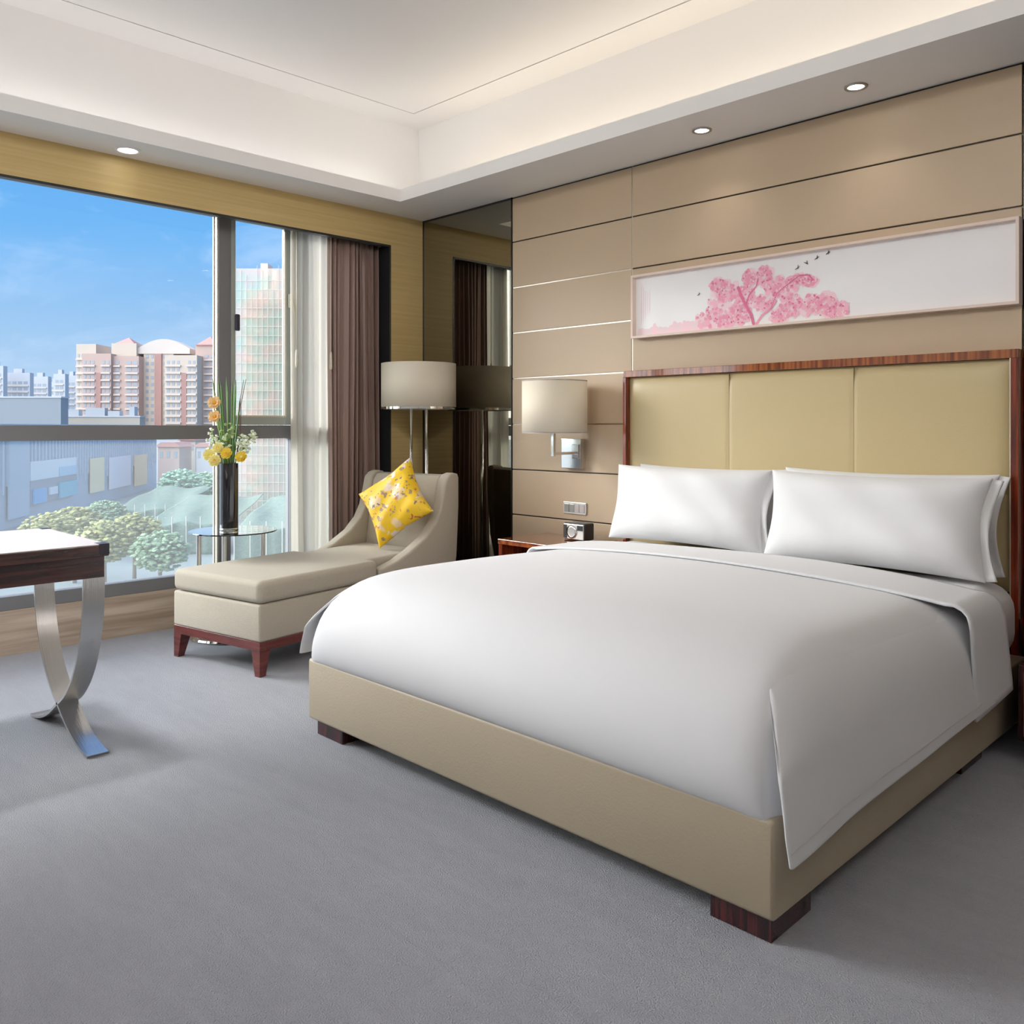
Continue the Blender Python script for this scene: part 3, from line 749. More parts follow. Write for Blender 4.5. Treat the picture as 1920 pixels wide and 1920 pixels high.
# throw cushion
cm = bpy.data.materials.new('yellow_floral_print'); cm.use_nodes = True; t = cm.node_tree; b = t.nodes['Principled BSDF']; b.inputs['Roughness'].default_value = .6
tc = t.nodes.new('ShaderNodeTexCoord')
last = None
def layer(prev, scale, th0, th1, colr, offs, kind='V'):
    mp = t.nodes.new('ShaderNodeMapping'); mp.inputs['Location'].default_value = offs
    t.links.new(tc.outputs['Object'], mp.inputs[0])
    nz = t.nodes.new('ShaderNodeTexNoise'); nz.inputs['Scale'].default_value = scale * 1.4; nz.inputs['Detail'].default_value = 2
    t.links.new(mp.outputs[0], nz.inputs['Vector'])
    v = t.nodes.new('ShaderNodeTexVoronoi'); v.inputs['Scale'].default_value = scale
    ad = t.nodes.new('ShaderNodeVectorMath'); ad.operation = 'MULTIPLY_ADD'; ad.inputs[1].default_value = (.08, .08, .08)
    t.links.new(nz.outputs['Color'], ad.inputs[0]); t.links.new(mp.outputs[0], ad.inputs[2]); t.links.new(ad.outputs[0], v.inputs['Vector'])
    r_ = t.nodes.new('ShaderNodeMapRange'); r_.inputs['From Min'].default_value = th0; r_.inputs['From Max'].default_value = th1; r_.inputs['To Min'].default_value = 1; r_.inputs['To Max'].default_value = 0
    t.links.new(v.outputs['Distance'], r_.inputs['Value'])
    n2 = t.nodes.new('ShaderNodeTexNoise'); n2.inputs['Scale'].default_value = 9; t.links.new(mp.outputs[0], n2.inputs['Vector'])
    r2 = t.nodes.new('ShaderNodeMapRange'); r2.inputs['From Min'].default_value = .47; r2.inputs['From Max'].default_value = .52; t.links.new(n2.outputs['Fac'], r2.inputs['Value'])
    ml = t.nodes.new('ShaderNodeMath'); ml.operation = 'MULTIPLY'; t.links.new(r_.outputs[0], ml.inputs[0]); t.links.new(r2.outputs[0], ml.inputs[1])
    mx_ = t.nodes.new('ShaderNodeMixRGB'); mx_.inputs[2].default_value = (*colr, 1); t.links.new(ml.outputs[0], mx_.inputs[0])
    if prev is None: mx_.inputs[1].default_value = (.88, .56, .015, 1)
    else: t.links.new(prev.outputs[0], mx_.inputs[1])
    return mx_
L_ = layer(None, 9, .36, .46, (.84, .62, .36), (.4, .2, .7))
L_ = layer(L_, 12, .30, .38, (.80, .72, .70), (2.2, 1, 0))
L_ = layer(L_, 16, .24, .30, (.36, .24, .14), (3.1, 1.2, .4))
L_ = layer(L_, 18, .20, .28, (.55, .14, .07), (1.3, 5.2, 2.4))
L_ = layer(L_, 26, .20, .28, (.18, .14, .16), (7.3, 2.2, 1.4))
t.links.new(L_.outputs[0], b.inputs['Base Color'])
tcx = empty('throw_cushion', (0, 0, 0), 'yellow floral cushion standing on its corner on the chaise longue', 'cushion')
tcx.parent = None
loc = Matrix.Translation(ch.location) @ Matrix.Rotation(th, 4, 'Z') @ Vector((.095, 1.222, .738))
tcx.location = loc; tcx.rotation_euler = (-.36, 0, th + .12)
o = pillow_mesh(.415, .415, .15, 3, pinch=.12, n=26).build('cover', cm, tcx, smooth=True); o.rotation_euler = (0, math.radians(53), 0)

# ------------------------------------------------------------------ floor lamp
e = empty('floor_lamp', (.314, -.29, 0), 'twin-pole chrome floor lamp with a cream drum shade in the corner', 'floor lamp')
MB().lathe([(0, 0), (.15, 0), (.152, .008), (.148, .016), (0, .018)], n=48).build('base', M['chrome'], e, auto=.6)
for s_ in (-1, 1):
    dx, dy = .052 * s_ * .7054, .052 * s_ * .7088
    MB().cyl((dx, dy, .016), (dx, dy, 1.36), .0105, n=20).build('pole', M['chrome'], e, smooth=True)
m = MB(); m.box(-.06, .06, -.006, .006, 1.355, 1.367); m.build('crossbar', M['chrome'], e).rotation_euler = (0, 0, PI / 4)
sh = MB().lathe([(.249, 1.33), (.249, 1.622)], n=80).build('lamp_shade', M['shade'], e, smooth=True, solid=.003)
MB().lathe([(.2515, 1.316), (.2515, 1.331), (.246, 1.331), (.246, 1.316), (.2515, 1.316)], n=80).build('shade_band', M['chrome'], sh, auto=.6)
MB().sph((0, 0, 1.44), .04, 16).build('bulb', M['desktop'], sh, smooth=True)

# ------------------------------------------------------------------ side table, vase, flowers
tx, ty = .204, -1.563
e = empty('side_table', (tx, ty, 0), 'small round glass side table on chrome posts behind the chaise longue', 'side table')
MB().lathe([(0, .597), (.244, .597), (.247, .6005), (.244, .604), (0, .604)], n=72).build('table_top', M['tabglass'], e, auto=.6)
MB().lathe([(0, 0), (.238, 0), (.242, .008), (.236, .018), (0, .02)], n=72).build('base', M['chrome'], e, auto=.6)
for lx, ly in ((-.1411, -.1417), (-.026, .200), (-.205, .045)):
    m = MB(); m.cyl((lx, ly, .015), (lx, ly, .585), .014, n=20); m.cyl((lx, ly, .585), (lx, ly, .5975), .019, n=20)
    m.build('post', M['brushed'], e, auto=.6)
vx, vy, vz = tx - .018, ty - .018, .604
e = empty('vase', (vx, vy, vz), 'tall black cylinder vase on the glass side table', 'vase')
MB().lathe([(0, .0), (.052, 0), (.053, .006), (.053, .014)], n=40).build('foot_ring', M['chrome'], e, smooth=True)
MB().lathe([(0, .014), (.051, .014), (.052, .02), (.052, .385), (.047, .385), (.047, .20), (0, .20)], n=40).build('body', M['vase'], e, auto=.6)
Rv = Vector((.7054, .7088, 0)); Fv = Vector((-.7088, .7054, 0))
def fpos(l, d, z): return Vector((vx, vy, 0)) + Rv * l + Fv * d + Vector((0, 0, z))
green1 = mat('blade_green', (.10, .22, .05), .5); green2 = mat('light_green', (.32, .45, .14), .5); yel = mat('yellow_petal', (.90, .66, .06), .5); yel2 = mat('pale_yellow_petal', (.90, .80, .30), .5)
orn = mat('orange_centre', (.85, .38, .02), .5); peach = mat('peach_petal', (.90, .62, .28), .5); whi = mat('cream_green_petal', (.80, .86, .66), .5); brown = mat('brown_twig', (.12, .06, .04), .6)
def root(l, d): return fpos(l * .25, d * .25, .86)
def blade(l0, d0, l1, d1, z1, wd, i):
    m = MB(); p0 = fpos(l0, d0, .90); p1 = fpos(l1, d1, z1)
    def f(u, v):
        p = p0.lerp(p1, v); w_ = wd * (1 - max(0, (v - .8) / .2) ** 2) + .0006
        return p + Rv * (w_ * (u * 2 - 1)) + Fv * (.002 * abs(u * 2 - 1))
    m.grid(f, 2, 10)
    return m.build('grass_blade', green1, smooth=True, solid=.0015)
bl = [(-.02, 0, -.095, .0, 1.475), (-.015, .01, -.07, .02, 1.47), (-.01, 0, -.045, -.01, 1.465), (0, .01, -.022, .02, 1.49), (.0, -.01, -.008, .0, 1.44), (.01, 0, .015, .01, 1.46), (.015, .01, .03, .015, 1.478), (.02, 0, .042, -.01, 1.47), (-.02, -.01, -.055, .015, 1.33), (.01, .015, .06, .02, 1.38)]
names = ['leftmost', 'second from left', 'third from left', 'tallest central', 'short central', 'right of centre', 'right pair inner', 'right pair outer', 'short left', 'short right']
for i, a in enumerate(bl):
    o = blade(*a, .0045, i)
    tag(o, '%s slim green grass blade rising from the black vase' % names[i], 'leaf', 'green grass blades in the vase')
for i, (l0, l1, z1, nm) in enumerate(((.02, .095, 1.475, 'outer'), (.02, .082, 1.47, 'inner'))):
    o = MB().tube([fpos(l0, 0, .9), fpos(l0 + (l1 - l0) * .45 + .01, .01, 1.15), fpos(l0 + (l1 - l0) * .75 - .008, .0, 1.33), fpos(l1, .01, z1)], .0025, 6, r1=.0018).build('twig', brown, smooth=True)
    tag(o, '%s brown twig at the right of the grass blades in the vase' % nm, 'twig', 'brown twigs in the vase')
def petal_flower(name, c, rad, pet, cen, npet, layers, label, cat, group, stem_z=.90, facing=None, cup=.35):
    c = Vector(c); fc = (facing or (-Fv * 1 + Vector((0, 0, .35)))).normalized()
    e = empty(name, c, label, cat, group)
    e.rotation_mode = 'QUATERNION'; e.rotation_quaternion = fc.to_track_quat('Z', 'Y')
    for ly in range(layers):
        m = MB(); rr = rad * (1 - .28 * ly)
        for i in range(npet):
            a = 2 * PI * (i + .5 * ly) / npet
            def f(u, v, a=a, ly=ly, rr=rr):
                w_ = math.sin(PI * (.10 + .74 * v)) ** .7 * rr * .60 * (1.9 / math.sqrt(npet))
                d = rr * v; x = d; y = (u * 2 - 1) * w_; z = cup * rr * (v ** 1.5) * (1 + .6 * ly) + .12 * rr * (u * 2 - 1) ** 2 + .004 * ly
                return (x * math.cos(a) - y * math.sin(a), x * math.sin(a) + y * math.cos(a), z)
            m.grid(f, 4, 5)
        m.build('petals', pet, e, smooth=True, solid=.001)
    MB().sph((0, 0, rad * .22), rad * .30, 10, (1, 1, .8)).build('centre', cen, e, smooth=True)
    m = MB(); q = e.rotation_quaternion.inverted()
    p1 = Vector((0, 0, 0)); p0 = q @ (Vector((vx, vy, stem_z)) - c); m.tube([p0, p0.lerp(p1, .5) + q @ Vector((0, 0, .01)), p1], .0022, 6)
    m.build('stem', green2, e, smooth=True)
    return e
g_ = 'yellow blooms at the vase mouth'
petal_flower('yellow_rose', fpos(-.055, -.07, 1.005), .036, yel2, orn, 6, 3, 'lowest yellow flower with an orange centre, hanging over the vase front', 'flower', g_, .95)
petal_flower('yellow_rose', fpos(.005, -.055, 1.045), .034, yel, orn, 6, 3, 'yellow flower with an orange centre in the middle of the vase mouth', 'flower', g_, .95)
petal_flower('yellow_rose', fpos(.085, -.04, 1.025), .034, yel, yel2, 6, 3, 'yellow flower at the right of the vase mouth', 'flower', g_, .95)
petal_flower('yellow_rose', fpos(-.105, -.02, 1.035), .035, yel2, yel, 6, 3, 'pale yellow flower at the far left of the vase mouth', 'flower', g_, .95)
petal_flower('yellow_rose', fpos(-.045, -.045, 1.075), .032, yel2, yel, 6, 3, 'pale yellow flower just above the lowest one', 'flower', g_, .95)
petal_flower('orange_gladiolus', fpos(-.075, -.02, 1.335), .038, peach, orn, 5, 2, 'upper peach and orange flower high at the left of the grass blades', 'flower', 'peach flowers on a tall stem', .95)
petal_flower('orange_gladiolus', fpos(-.072, -.025, 1.255), .036, peach, orn, 5, 2, 'lower peach and orange flower high at the left of the grass blades', 'flower', 'peach flowers on a tall stem', .95)
sprs = [(.02, -.03, 1.165, 'sprig of pale green buds in the centre of the bouquet'), (.075, -.01, 1.115, 'sprig of cream blossom right of the bouquet centre'), (.135, .0, 1.15, 'sprig of cream blossom reaching furthest right'), (.11, -.04, 1.085, 'low sprig of cream blossom above the right yellow flower'), (-.10, .0, 1.13, 'sprig of pale green blossom reaching furthest left'), (-.02, -.01, 1.12, 'sprig of cream blossom behind the middle yellow flower')]
for i, (l, d, z, lb) in enumerate(sprs):
    rs = random.Random(50 + i)
    e = empty('blossom_sprig', fpos(l, d, z), lb, 'flower sprig', 'cream blossom sprigs in the vase')
    pe = Vector((vx, vy, .97)) - fpos(l, d, z)
    m = MB(); m.tube([pe, pe * .5 + Vector((0, 0, .02)), (0, 0, 0)], .0018, 6)
    ends = []
    for _ in range(16):
        p = Vector((rs.gauss(0, .022), rs.gauss(0, .018), rs.gauss(0, .022))); ends.append(p); m.tube([pe * .15, p], .0009, 5)
    m.build('stem', green2, e, smooth=True)
    m = MB()
    for p in ends:
        for a in range(4):
            q = Vector((rs.uniform(-1, 1), rs.uniform(-1, 1), rs.uniform(-1, 1))).normalized() * .006
            m.sph(p + q, .0075, 8, (1, 1, .6))
    m.build('blossoms', whi if i else green2, e, smooth=True)

# ------------------------------------------------------------------ desk
e = empty('desk', (1.235, -3.55, 0), 'dark wood writing desk with a cream top and curved steel cross legs', 'desk')
DX0, DX1, DY1, DY0 = .880 - 1.235, 1.585 - 1.235, -2.752 + 3.55, -4.30 + 3.55
MB().box(DX0 + .012, DX1 - .012, DY0 + .012, DY1 - .012, .650, .728, bev=.002).build('apron', M['deskwood'], e)
m = MB(); m.box(DX0, DX1, DY0, DY1, .728, .768, bev=.002)
m.build('table_top', M['deskwood'], e)
MB().box(DX0 + .004, DX1 - .004, DY0 + .004, DY1 - .004, .7675, .7715, bev=.001).build('writing_surface', M['desktop'], e)
for cx_ in (DX0, DX1 - .05):
    MB().box(cx_ - .001, cx_ + .051, DY1 - .035, DY1 + .001, .735, .7735, bev=.001).build('corner_cap', M['black2'], e)
def strap(sgn, yA, yB):
    pts = []
    P0, P1, P2, P3 = (.305, .655), (.285, .36), (.19, .18), (.015, .075)     # relative to crossing centre x, upper curve
    n = 24
    def bez(t, *p):
        q = list(p)
        while len(q) > 1: q = [(a[0] * (1 - t) + b_[0] * t, a[1] * (1 - t) + b_[1] * t) for a, b_ in zip(q, q[1:])]
        return q[0]
    up = [bez(i / n, (.285, .655), (.300, .40), (.17, .20), (.0, .125)) for i in range(n + 1)]
    dn = [bez(i / 12, (.0, .125), (-.09, .07), (-.17, .016), (-.33, .004)) for i in range(1, 13)]
    line = [(1.245 - 1.235 + sgn * x, z) for x, z in up + dn]
    m = MB()
    th_ = .005
    # thickness along the normal
    L = []
    for i, (x, z) in enumerate(line):
        a = line[max(i - 1, 0)]; b_ = line[min(i + 1, len(line) - 1)]
        dx, dz = b_[0] - a[0], b_[1] - a[1]; l = math.hypot(dx, dz); nx, nz = -dz / l, dx / l
        L.append(((x + nx * th_, z + nz * th_), (x - nx * th_, max(.0005, z - nz * th_))))
    t = bmesh.new(); rings = []
    for a, b_ in L:
        rings.append([t.verts.new((a[0], yA, max(a[1], .001))), t.verts.new((b_[0], yA, max(b_[1], .0))), t.verts.new((b_[0], yB, max(b_[1], .0))), t.verts.new((a[0], yB, max(a[1], .001)))])
    for A, B in zip(rings, rings[1:]):
        for i in range(4): t.faces.new((A[i], A[(i + 1) % 4], B[(i + 1) % 4], B[i]))
    t.faces.new(rings[0]); t.faces.new(rings[-1][::-1])
    bmesh.ops.recalc_face_normals(t, faces=t.faces)
    m.add(t)
    return m
for yc in (-2.826 + 3.55, -4.226 + 3.55):
    for sgn in (1, -1):
        strap(sgn, yc, yc + .076).build('leg', M['brushed'], e, auto=.5)

# ------------------------------------------------------------------ the city outside
RZ = math.radians(45.14)
GZ = -18.0
def at(px, D, z=0): 
    p = Vector((4.867, -3.937, 0)) + Vector((-.7088, .7054, 0)) * D + Vector((.7054, .7088, 0)) * ((px - 960) / 1619 * D)
    return Vector((p.x, p.y, z))
def hz(py, D): return 1.2 + (800 - py) / 1619 * D
asph = mat('pale_concrete_ground', (.20, .25, .26), .9, noise=((.03, .03, .03), .7, (.26, .28, .27)))
pinkw = mat('pale_pink_render', (.50, .37, .33), .9); creamw = mat('cream_render', (.56, .48, .41), .9); redw = mat('hazed_red_brick', (.40, .24, .22), .9); whitew = mat('white_render', (.48, .50, .55), .9)  # distance haze painted in as paler city colours
roofm = mat('hazed_red_tiles', (.50, .27, .25), .9); winm = mat('city_window_glass', (.30, .34, .40), .3); balc = mat('white_balcony', (.60, .53, .49), .8)  # red tiles paled by the same painted haze
greyc = mat('blue_grey_cladding', (.33, .42, .53), .7, noise=((9, 9, .02), .8, (.42, .50, .60))); greyr = mat('grey_roof', (.40, .43, .47), .8)
MB().box(-1500, -12, -900, 1200, GZ - 1, GZ).build('ground', asph)['kind'] = 'structure'
# apartment complex
def tower(e, x0, x1, y0, y1, z0, z1, wallm, winc=4, fl=3.0, zs=None, name='wall'):
    wa = MB().box(x0, x1, y0, y1, z0, z1).build(name, wallm, e)
    return wa
def windows(e, x0, x1, y, z0, z1, n, fl, frac=.55, hfrac=.45, src=None, band=True, every=1):
    global WCOUNT
    w_ = (x1 - x0) / n
    nz = int((z1 - z0) / fl)
    for j in range(nz):
        zb = z0 + j * fl
        if band: MB().box(x0 - .1, x1 + .1, y - .9, y, zb - .15, zb + .55).build('balcony', balc, e)
        for i in range(n):
            if src['n'] < 96:
                if src['o'] is None:
                    src['o'] = MB().box(-.5, .5, -.06, .06, 0, 1).build('window', winm, e); o = src['o']
                else:
                    o = src['o'].copy(); COL.objects.link(o); o.parent = e
                o.location = (x0 + (i + .5) * w_, y - .06, zb + fl * .35); o.scale = (w_ * frac, 1, fl * hfrac)
                src['n'] += 1
            else: src['rest'].append((x0 + (i + .5) * w_, y, zb + fl * .35, w_ * frac, fl * hfrac))
def finish(e, src):
    if src['rest']:
        m = MB()
        for x, y, z, a, b_ in src['rest']: m.box(x - a / 2, x + a / 2, y - .12, y, z, z + b_)
        tag(m.build('windows', winm, e), kind='stuff')
def new_src(): return {'n': 0, 'o': None, 'rest': []}
def pyramid(e, cx, cy, z, w_, h, name='roof', mt=None):
    t = bmesh.new(); b4 = [t.verts.new((cx + sx_ * w_ / 2, cy + sy * w_ / 2, z)) for sx_, sy in ((-1, -1), (1, -1), (1, 1), (-1, 1))]; ap = t.verts.new((cx, cy, z + h))
    t.faces.new(b4[::-1])
    for i in range(4): t.faces.new((b4[i], b4[(i + 1) % 4], ap))
    m = MB(); m.add(t); m.box(cx - w_ * .56, cx + w_ * .56, cy - w_ * .56, cy + w_ * .56, z - .5, z)
    return m.build(name, mt or roofm, e)
D = 370; K = D / 1619
def lx(px): return (px - 270) * K
A = empty('apartment_complex', at(270, D, GZ), 'large pink and cream apartment complex with red pyramid roofs and stacked balconies', 'building', rz=RZ)
z_ = lambda py: hz(py, D) - GZ
tower(A, lx(143), lx(180), 0, 14, 0, z_(645), creamw); tower(A, lx(160), lx(214), -3, 10, 0, z_(664), pinkw); tower(A, lx(205), lx(252), 2, 16, 0, z_(643), creamw)
tower(A, lx(214), lx(262), -1, 8, 0, z_(668), pinkw); tower(A, lx(262), lx(318), 4, 18, 0, z_(652), creamw); tower(A, lx(284), lx(297), 3, 5, 0, z_(662), redw)
tower(A, lx(314), lx(374), -3, 12, 0, z_(667), creamw); tower(A, lx(360), lx(400), 4, 18, 0, z_(644), pinkw); tower(A, lx(186), lx(196), -3.4, 0, 0, z_(700), redw); tower(A, lx(345), lx(355), -3.4, 0, 0, z_(700), redw)
t = MB(); pts = [(lx(250) + (lx(350) - lx(250)) * i / 14, z_(652) + (z_(634) - z_(652)) * math.sin(PI * i / 14)) for i in range(15)]
t.prism(pts + [(lx(350), z_(662)), (lx(250), z_(662))], 1, 3.5, 12); t.build('curved_roof', balc, A)
pyramid(A, lx(228), 7, z_(643), 8.5, 3.0); pyramid(A, lx(382), 8, z_(644), 8.5, 3.8)
src = new_src(); FL = 3.05
zb = z_(800) - .6 * FL
windows(A, lx(162), lx(185), -3, zb, z_(668), 3, FL, src=src); windows(A, lx(197), lx(213), -3, zb, z_(668), 2, FL, src=src)
windows(A, lx(316), lx(344), -3, zb, z_(672), 3, FL, src=src); windows(A, lx(356), lx(373), -3, zb, z_(672), 2, FL, src=src)
windows(A, lx(238), lx(261), -1, zb, z_(672), 2, FL, src=src, frac=.75); windows(A, lx(216), lx(228), -1, zb, z_(672), 1, FL, src=src)
windows(A, lx(264), lx(283), 4, zb, z_(660), 2, FL, src=src, band=False); windows(A, lx(298), lx(312), 4, zb, z_(660), 2, FL, src=src, band=False); windows(A, lx(144), lx(158), 0, zb, z_(652), 2, FL, src=src)
windows(A, lx(377), lx(396), 4, zb, z_(650), 2, FL, src=src)
finish(A, src)
def white_block(px0, px1, pyt, D, label, n):
    K = D / 1619; W_ = (px1 - px0) * K
    e = empty('apartment_block', at((px0 + px1) / 2, D, GZ), label, 'building', 'white apartment blocks on the horizon', rz=RZ)
    Ht = hz(pyt, D) - GZ
    MB().box(-W_ / 2, W_ / 2, 0, 5, 0, Ht).build('wall', whitew, e)
    MB().box(-W_ / 6, W_ / 6, 1, 4, Ht, Ht + 3).build('roof_room', whitew, e)
    s_ = new_src(); windows(e, -W_ / 2 + 1, W_ / 2 - 1, 0, hz(790, D) - GZ - 10, Ht - 1, n, 4.4, src=s_, frac=.7, band=True)
    finish(e, s_)
white_block(8, 56, 699, 620, 'white apartment block with rows of balconies, leftmost on the horizon', 4)
white_block(57, 90, 706, 660, 'narrow white apartment block between the leftmost and middle blocks', 3)
white_block(90, 112, 716, 720, 'lowest bluish white block on the horizon', 2)
white_block(100, 122, 701, 600, 'white apartment block just left of the pink complex', 2)
white_block(122, 143, 704, 640, 'white apartment block touching the pink complex on its left', 2)
white_block(-30, 6, 686, 600, 'white high-rise cut off at the left edge of the window view', 3)

# mall: a long cladded box receding to the right
p0 = Vector((-128, 8)); p1 = Vector((-268, 109)); d = (p1 - p0); Lm = d.length; ang = math.atan2(d.y, d.x)
mall = empty('shopping_mall', (p0.x, p0.y, GZ), 'blue-grey clad shopping mall with posters, signs and rooftop plant', 'building', rz=ang)
# local x along the facade away from us; local +y is away from the green (facade faces -y or +y)
sgn_m = -1
toC = Vector((4.867, -3.937)) - p0
nrm = Vector((-d.y, d.x)).normalized()
fy = 1 if nrm.dot(toC) > 0 else -1     # facade normal in local y
def mbox(x0, x1, o0, o1, z0, z1): # o: offset outwards from the facade
    a, b_ = sorted((fy * o0, fy * o1)); return (x0, x1, a, b_, z0, z1)
MB().box(*mbox(0, Lm, -30, 0, 0, 19.7)).build('wall', greyc, mall)
m = MB()
for i in range(90): m.box(*mbox(i * Lm / 90, i * Lm / 90 + .5, 0, .35, 8 if i % 3 else 6.5, 19.4))
tag(m.build('cladding_fins', mat('pale_fins', (.48, .56, .66), .6), mall), kind='stuff')
sgw = mat('sign_white', (.66, .74, .80), .6); sgb = mat('sign_blue', (.10, .42, .74), .6); sgt = mat('sign_teal', (.12, .48, .62), .6); sgy = mat('poster_ochre', (.90, .74, .46), .6); sgp = mat('poster_grey', (.78, .76, .82), .6); sgo = mat('poster_orange', (.92, .62, .32), .6); dk = mat('shopfront_dark', (.22, .28, .38), .4)
def mx_at(px):   # facade coordinate met by the ray through this bearing
    dirv = Vector((-.7088, .7054)) + Vector((.7054, .7088)) * ((px - 960) / 1619)
    c = Vector((4.867, -3.937)); u_ = d.normalized()
    den = dirv.x * u_.y - dirv.y * u_.x; w_ = p0 - c
    t_ = (w_.x * u_.y - w_.y * u_.x) / den
    q = c + dirv * t_; return (q - p0).dot(u_), t_
def sign(name, pa, pb, pt, pbm, mt, th0=.4):
    a, D0 = mx_at(pa); b_, D1 = mx_at(pb)
    MB().box(*mbox(a, b_, th0, th0 + .35, hz(pbm, D0) - GZ, hz(pt, D0) - GZ)).build(name, mt, mall)
sign('sign_board', 50, 137, 866, 902, sgw); sign('shop_front', 50, 137, 902, 946, dk, .3); sign('blue_sign', 54, 78, 918, 946, sgb, .7); sign('blue_sign', 103, 136, 905, 934, sgt, .7); sign('lit_panel', 84, 99, 914, 928, sgw, .7)
sign('sign_patch', 104, 134, 876, 893, mat('sign_light_blue', (.36, .58, .76), .6), .8)
sign('poster', 165, 190, 860, 925, sgy); sign('poster', 201, 240, 858, 918, sgp); sign('poster', 249, 271, 854, 912, sgo)
sign('column', 10, 48, 826, 975, mat('pale_blue_column', (.38, .50, .62), .7), .4)
def far_hall(px0, px1, pyt, D, mt, label, seq=()):
    K = D / 1619; W_ = (px1 - px0) * K
    e = empty('rooftop_hall', at((px0 + px1) / 2, D, GZ), label, 'building', rz=RZ)
    Ht = hz(pyt, D) - GZ
    MB().box(-W_ / 2, W_ / 2, 0, 5, 0, Ht).build('wall', mt, e)
    MB().box(-W_ / 2 - .3, W_ / 2 + .3, -.3, 5.3, Ht, Ht + .5).build('parapet', whitew, e)
    for a, b_, h in seq: MB().box((a - (px0 + px1) / 2) * K, (b_ - (px0 + px1) / 2) * K, 1, 4, Ht, Ht + h).build('roof_unit', greyr, e)
far_hall(-60, 114, 746, 300, mat('pale_grey_cladding', (.25, .28, .32), .8), 'long pale grey hall roof left of the pink complex, above the window bar')
far_hall(118, 262, 782, 335, mat('pale_warm_cladding', (.40, .37, .33), .8), 'lower pale roof with plant boxes in front of the pink complex', ((120, 145, 3), (158, 194, 3.6), (200, 222, 2.4), (240, 250, 4)))
# tower under construction, wrapped in green net
D = 180; K = D / 1619
T = empty('construction_tower', at(500, D, GZ), 'tower block under construction wrapped in pale green scaffold netting', 'building', rz=RZ)
def tx_(px): return (px - 500) * K
zt = lambda py: hz(py, D) - GZ
core = mat('raw_concrete', (.66, .56, .52), .9, noise=((.12, .12, .12), .8, (.74, .62, .50))); net = cloth('green_scaffold_net', (.72, .78, .70), .4, .9, thru=.5); nn = net.node_tree; _n = nn.nodes.new('ShaderNodeTexNoise'); _n.inputs['Scale'].default_value = .35; _n.inputs['Detail'].default_value = 6; _c = nn.nodes.new('ShaderNodeTexCoord')
_r = nn.nodes.new('ShaderNodeValToRGB'); _r.color_ramp.elements[0].position = .38; _r.color_ramp.elements[1].position = .62; _r.color_ramp.elements[0].color = (.62, .74, .64, 1); _r.color_ramp.elements[1].color = (.84, .68, .60, 1)
nn.links.new(_c.outputs['Object'], _n.inputs['Vector']); nn.links.new(_n.outputs['Fac'], _r.inputs[0])
for _q in nn.nodes:
    if _q.type == 'BSDF_PRINCIPLED': nn.links.new(_r.outputs[0], _q.inputs['Base Color'])
    if _q.type == 'BSDF_TRANSLUCENT': nn.links.new(_r.outputs[0], _q.inputs[0])
pole_m = mat('scaffold_poles', (.62, .58, .52), .7)
MB().box(tx_(452), tx_(600), 2, 16, 0, zt(540)).build('concrete_frame', core, T)
MB().box(tx_(478), tx_(492), 4, 8, zt(540), zt(487)).build('hoist_mast', core, T)
MB().box(tx_(500), tx_(508), 4, 8, zt(540), zt(500)).build('hoist_mast', core, T)
m = MB()
nf = int((zt(530)) / 3.0)
for j in range(nf): m.box(tx_(450), tx_(602), -.2, 2.3, j * 3.0, j * 3.0 + .35)
tag(m.build('floor_slabs', balc, T), kind='stuff')
m = MB(); 
for j in range(nf):
    for i in range(9): m.box(tx_(456 + i * 16), tx_(463 + i * 16), 1.7, 2.05, j * 3.0 + .9, j * 3.0 + 2.4)
tag(m.build('window_openings', dk, T), kind='stuff')
MB().box(tx_(444), tx_(606), -1.0, -.95, 0, zt(505)).build('scaffold_net', net, T)
m = MB()
for i in range(17): m.box(tx_(445 + i * 10), tx_(445.8 + i * 10), -1.3, -1.15, 0, zt(500 + (i % 4) * 9))
for j in range(int(zt(500) / 1.9)): m.box(tx_(444), tx_(606), -1.3, -1.2, j * 1.9, j * 1.9 + .1)
tag(m.build('scaffold_poles', pole_m, T), kind='stuff')
# red roofed house and low building
def house(px0, px1, pyt, D, label, wallm):
    K = D / 1619; W_ = (px1 - px0) * K
    e = empty('small_house', at((px0 + px1) / 2, D, GZ), label, 'house', rz=RZ); Ht = hz(pyt, D) - GZ
    MB().box(-W_ / 2, W_ / 2, 0, 9, 0, Ht).build('wall', wallm, e)
    m = MB(); m.prism([(-W_ / 2 - .6, Ht), (W_ / 2 + .6, Ht), (W_ / 3, Ht + W_ * .22), (-W_ / 3, Ht + W_ * .22)], 1, -.6, 9.6); m.build('roof', roofm, e)
    for i in range(3):
        f = MB().box(-W_ / 2 + W_ * (i + .25) / 3, -W_ / 2 + W_ * (i + .7) / 3, -.12, 0, Ht - 3, Ht - 1.2).build('window', winm, e)
house(296, 336, 838, 235, 'pink house with a pale red roof behind the scaffold yard', pinkw)
house(338, 366, 826, 258, 'cream house with a taller red roof, right of the pink house', creamw)
house(368, 402, 838, 240, 'grey house with a red roof nearest the window mullion', whitew)
# low office strip in front of the apartment complex
e = empty('low_building', at(365, 300, GZ), 'low grey building in front of the apartment complex', 'building', rz=RZ)
MB().box(-14, 22, 0, 14, 0, hz(806, 300) - GZ).build('wall', whitew, e)
m = MB(); 
for i in range(8): m.box(-12 + i * 4, -10 + i * 4, -.15, 0, 11, 13)
m.build('window_row', winm, e)
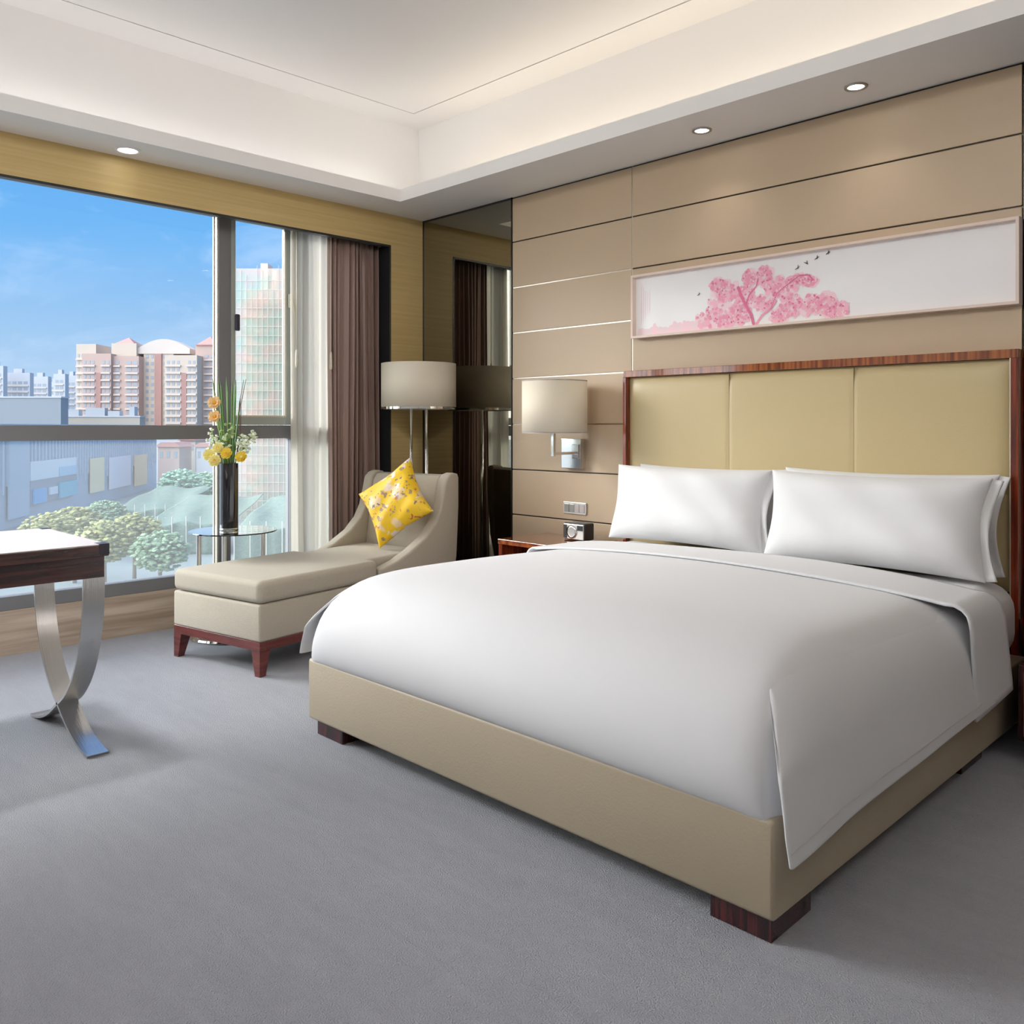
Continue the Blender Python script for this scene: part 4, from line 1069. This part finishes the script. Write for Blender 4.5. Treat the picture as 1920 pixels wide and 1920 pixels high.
# trees
leafm = [mat('leaf_yellow_green', (.24, .27, .11), .8, noise=((1.2, 1.2, 1.2), .9, (.36, .33, .12))), mat('leaf_pale_green', (.19, .29, .17), .8, noise=((1.2, 1.2, 1.2), .9, (.26, .36, .23))), mat('leaf_blue_green', (.18, .34, .24), .8, noise=((1.2, 1.2, 1.2), .9, (.28, .44, .34)))]
trunkm = mat('bark', (.20, .15, .11), .9)
def tree(px, D, top_py, rad, mi, label, seed):
    rs = random.Random(seed); z = hz(top_py, D) - GZ
    e = empty('tree', at(px, D, GZ), label, 'tree', 'street trees below the window')
    MB().cyl((0, 0, 0), (0, 0, z - rad * .8), .25, .16, 10).build('trunk', trunkm, e, smooth=True)
    m = MB()
    for _ in range(800):
        q = Vector((rs.gauss(0, 1), rs.gauss(0, 1), rs.gauss(0, 1))).normalized() * (rs.random() ** .35)
        p = Vector((q.x * rad, q.y * rad, z - rad * .75 + q.z * rad * .75)); s_ = rs.uniform(.16, .40) * rad / 3
        t = bmesh.new(); bmesh.ops.create_icosphere(t, subdivisions=1, radius=s_)
        for v in t.verts: v.co *= rs.uniform(.6, 1.4)
        m.add(t, 0, Matrix.Translation(p) @ Matrix.Diagonal((1, 1, .5, 1)))
    m.build('crown', leafm[mi], e)
tree(92, 92, 962, 3.0, 0, 'yellow-green tree furthest left below the mall signs', 1)
tree(140, 106, 950, 3.4, 0, 'yellow-green tree between the leftmost and the tallest trees', 2)
tree(196, 90, 975, 3.0, 0, 'golden green tree just beyond the desk corner', 3)
tree(252, 104, 962, 3.4, 0, 'golden green tree right of the desk', 4)
tree(300, 88, 995, 2.8, 1, 'pale green tree left of the side table', 5)
tree(196, 126, 938, 3.2, 1, 'pale green tree behind the yellow-green ones', 6)
tree(340, 180, 880, 4.5, 2, 'dark green tree in front of the red roofed houses', 7)
tree(390, 190, 885, 4.5, 2, 'dark green tree beside the window mullion', 8)
# green netted sheds
shed = mat('green_net_roof', (.075, .165, .125), .9, noise=((1.6, 1.6, 1.6), .9, (.20, .22, .20), 1.5))
def netshed(px0, px1, D, pyt, label):
    K = D / 1619; W_ = (px1 - px0) * K
    e = empty('netted_shed', at((px0 + px1) / 2, D, GZ), label, 'shed', 'green netted sheds of the building site', rz=RZ)
    Ht = hz(pyt, D) - GZ
    rs = random.Random(int(px0)); ph = [rs.uniform(0, 6) for _ in range(4)]
    def f(u, v):
        x = -W_ / 2 + W_ * u
        if v < .25: return (x, .25 * math.sin(x * 2 + ph[0]), Ht * .62 * v / .25)
        k_ = (v - .25) / .75
        return (x, 18 * k_, Ht * (.62 + .38 * k_) + .16 * math.sin(x * 1.1 + ph[1] + 5 * k_) + .12 * math.sin(9 * k_ + x * .6 + ph[2]) - .2 * abs(math.sin(x * .35 + ph[3])))
    m = MB(); m.grid(f, 60, 40); m.build('net_cover', shed, e, smooth=True, solid=.03)
    m = MB()
    for i in range(7): m.cyl((-W_ / 2 + W_ * i / 6, -.2, 0), (-W_ / 2 + W_ * i / 6, -.2, Ht * .75), .08, n=6)
    m.build('frame_posts', pole_m, e)
netshed(270, 430, 130, 945, 'green netted shed left of the window mullion, upper row')
netshed(215, 330, 150, 925, 'green netted shed behind the trees, nearest the posters')
netshed(440, 620, 120, 950, 'green netted shed right of the mullion, below the construction tower')
# boundary fence with posts
F_ = empty('site_fence', at(330, 84, GZ), 'low pale fence with posts running along the road below', 'fence', rz=RZ)
MB().box(-16, 30, -.05, .05, .1, 2.2).build('fence_panel', mat('pale_blue_hoarding', (.32, .40, .42), .8), F_)
for i in range(10): MB().box(-16 + i * 5, -15.8 + i * 5, -.18, -.05, 0, 2.6).build('post', greyr, F_)
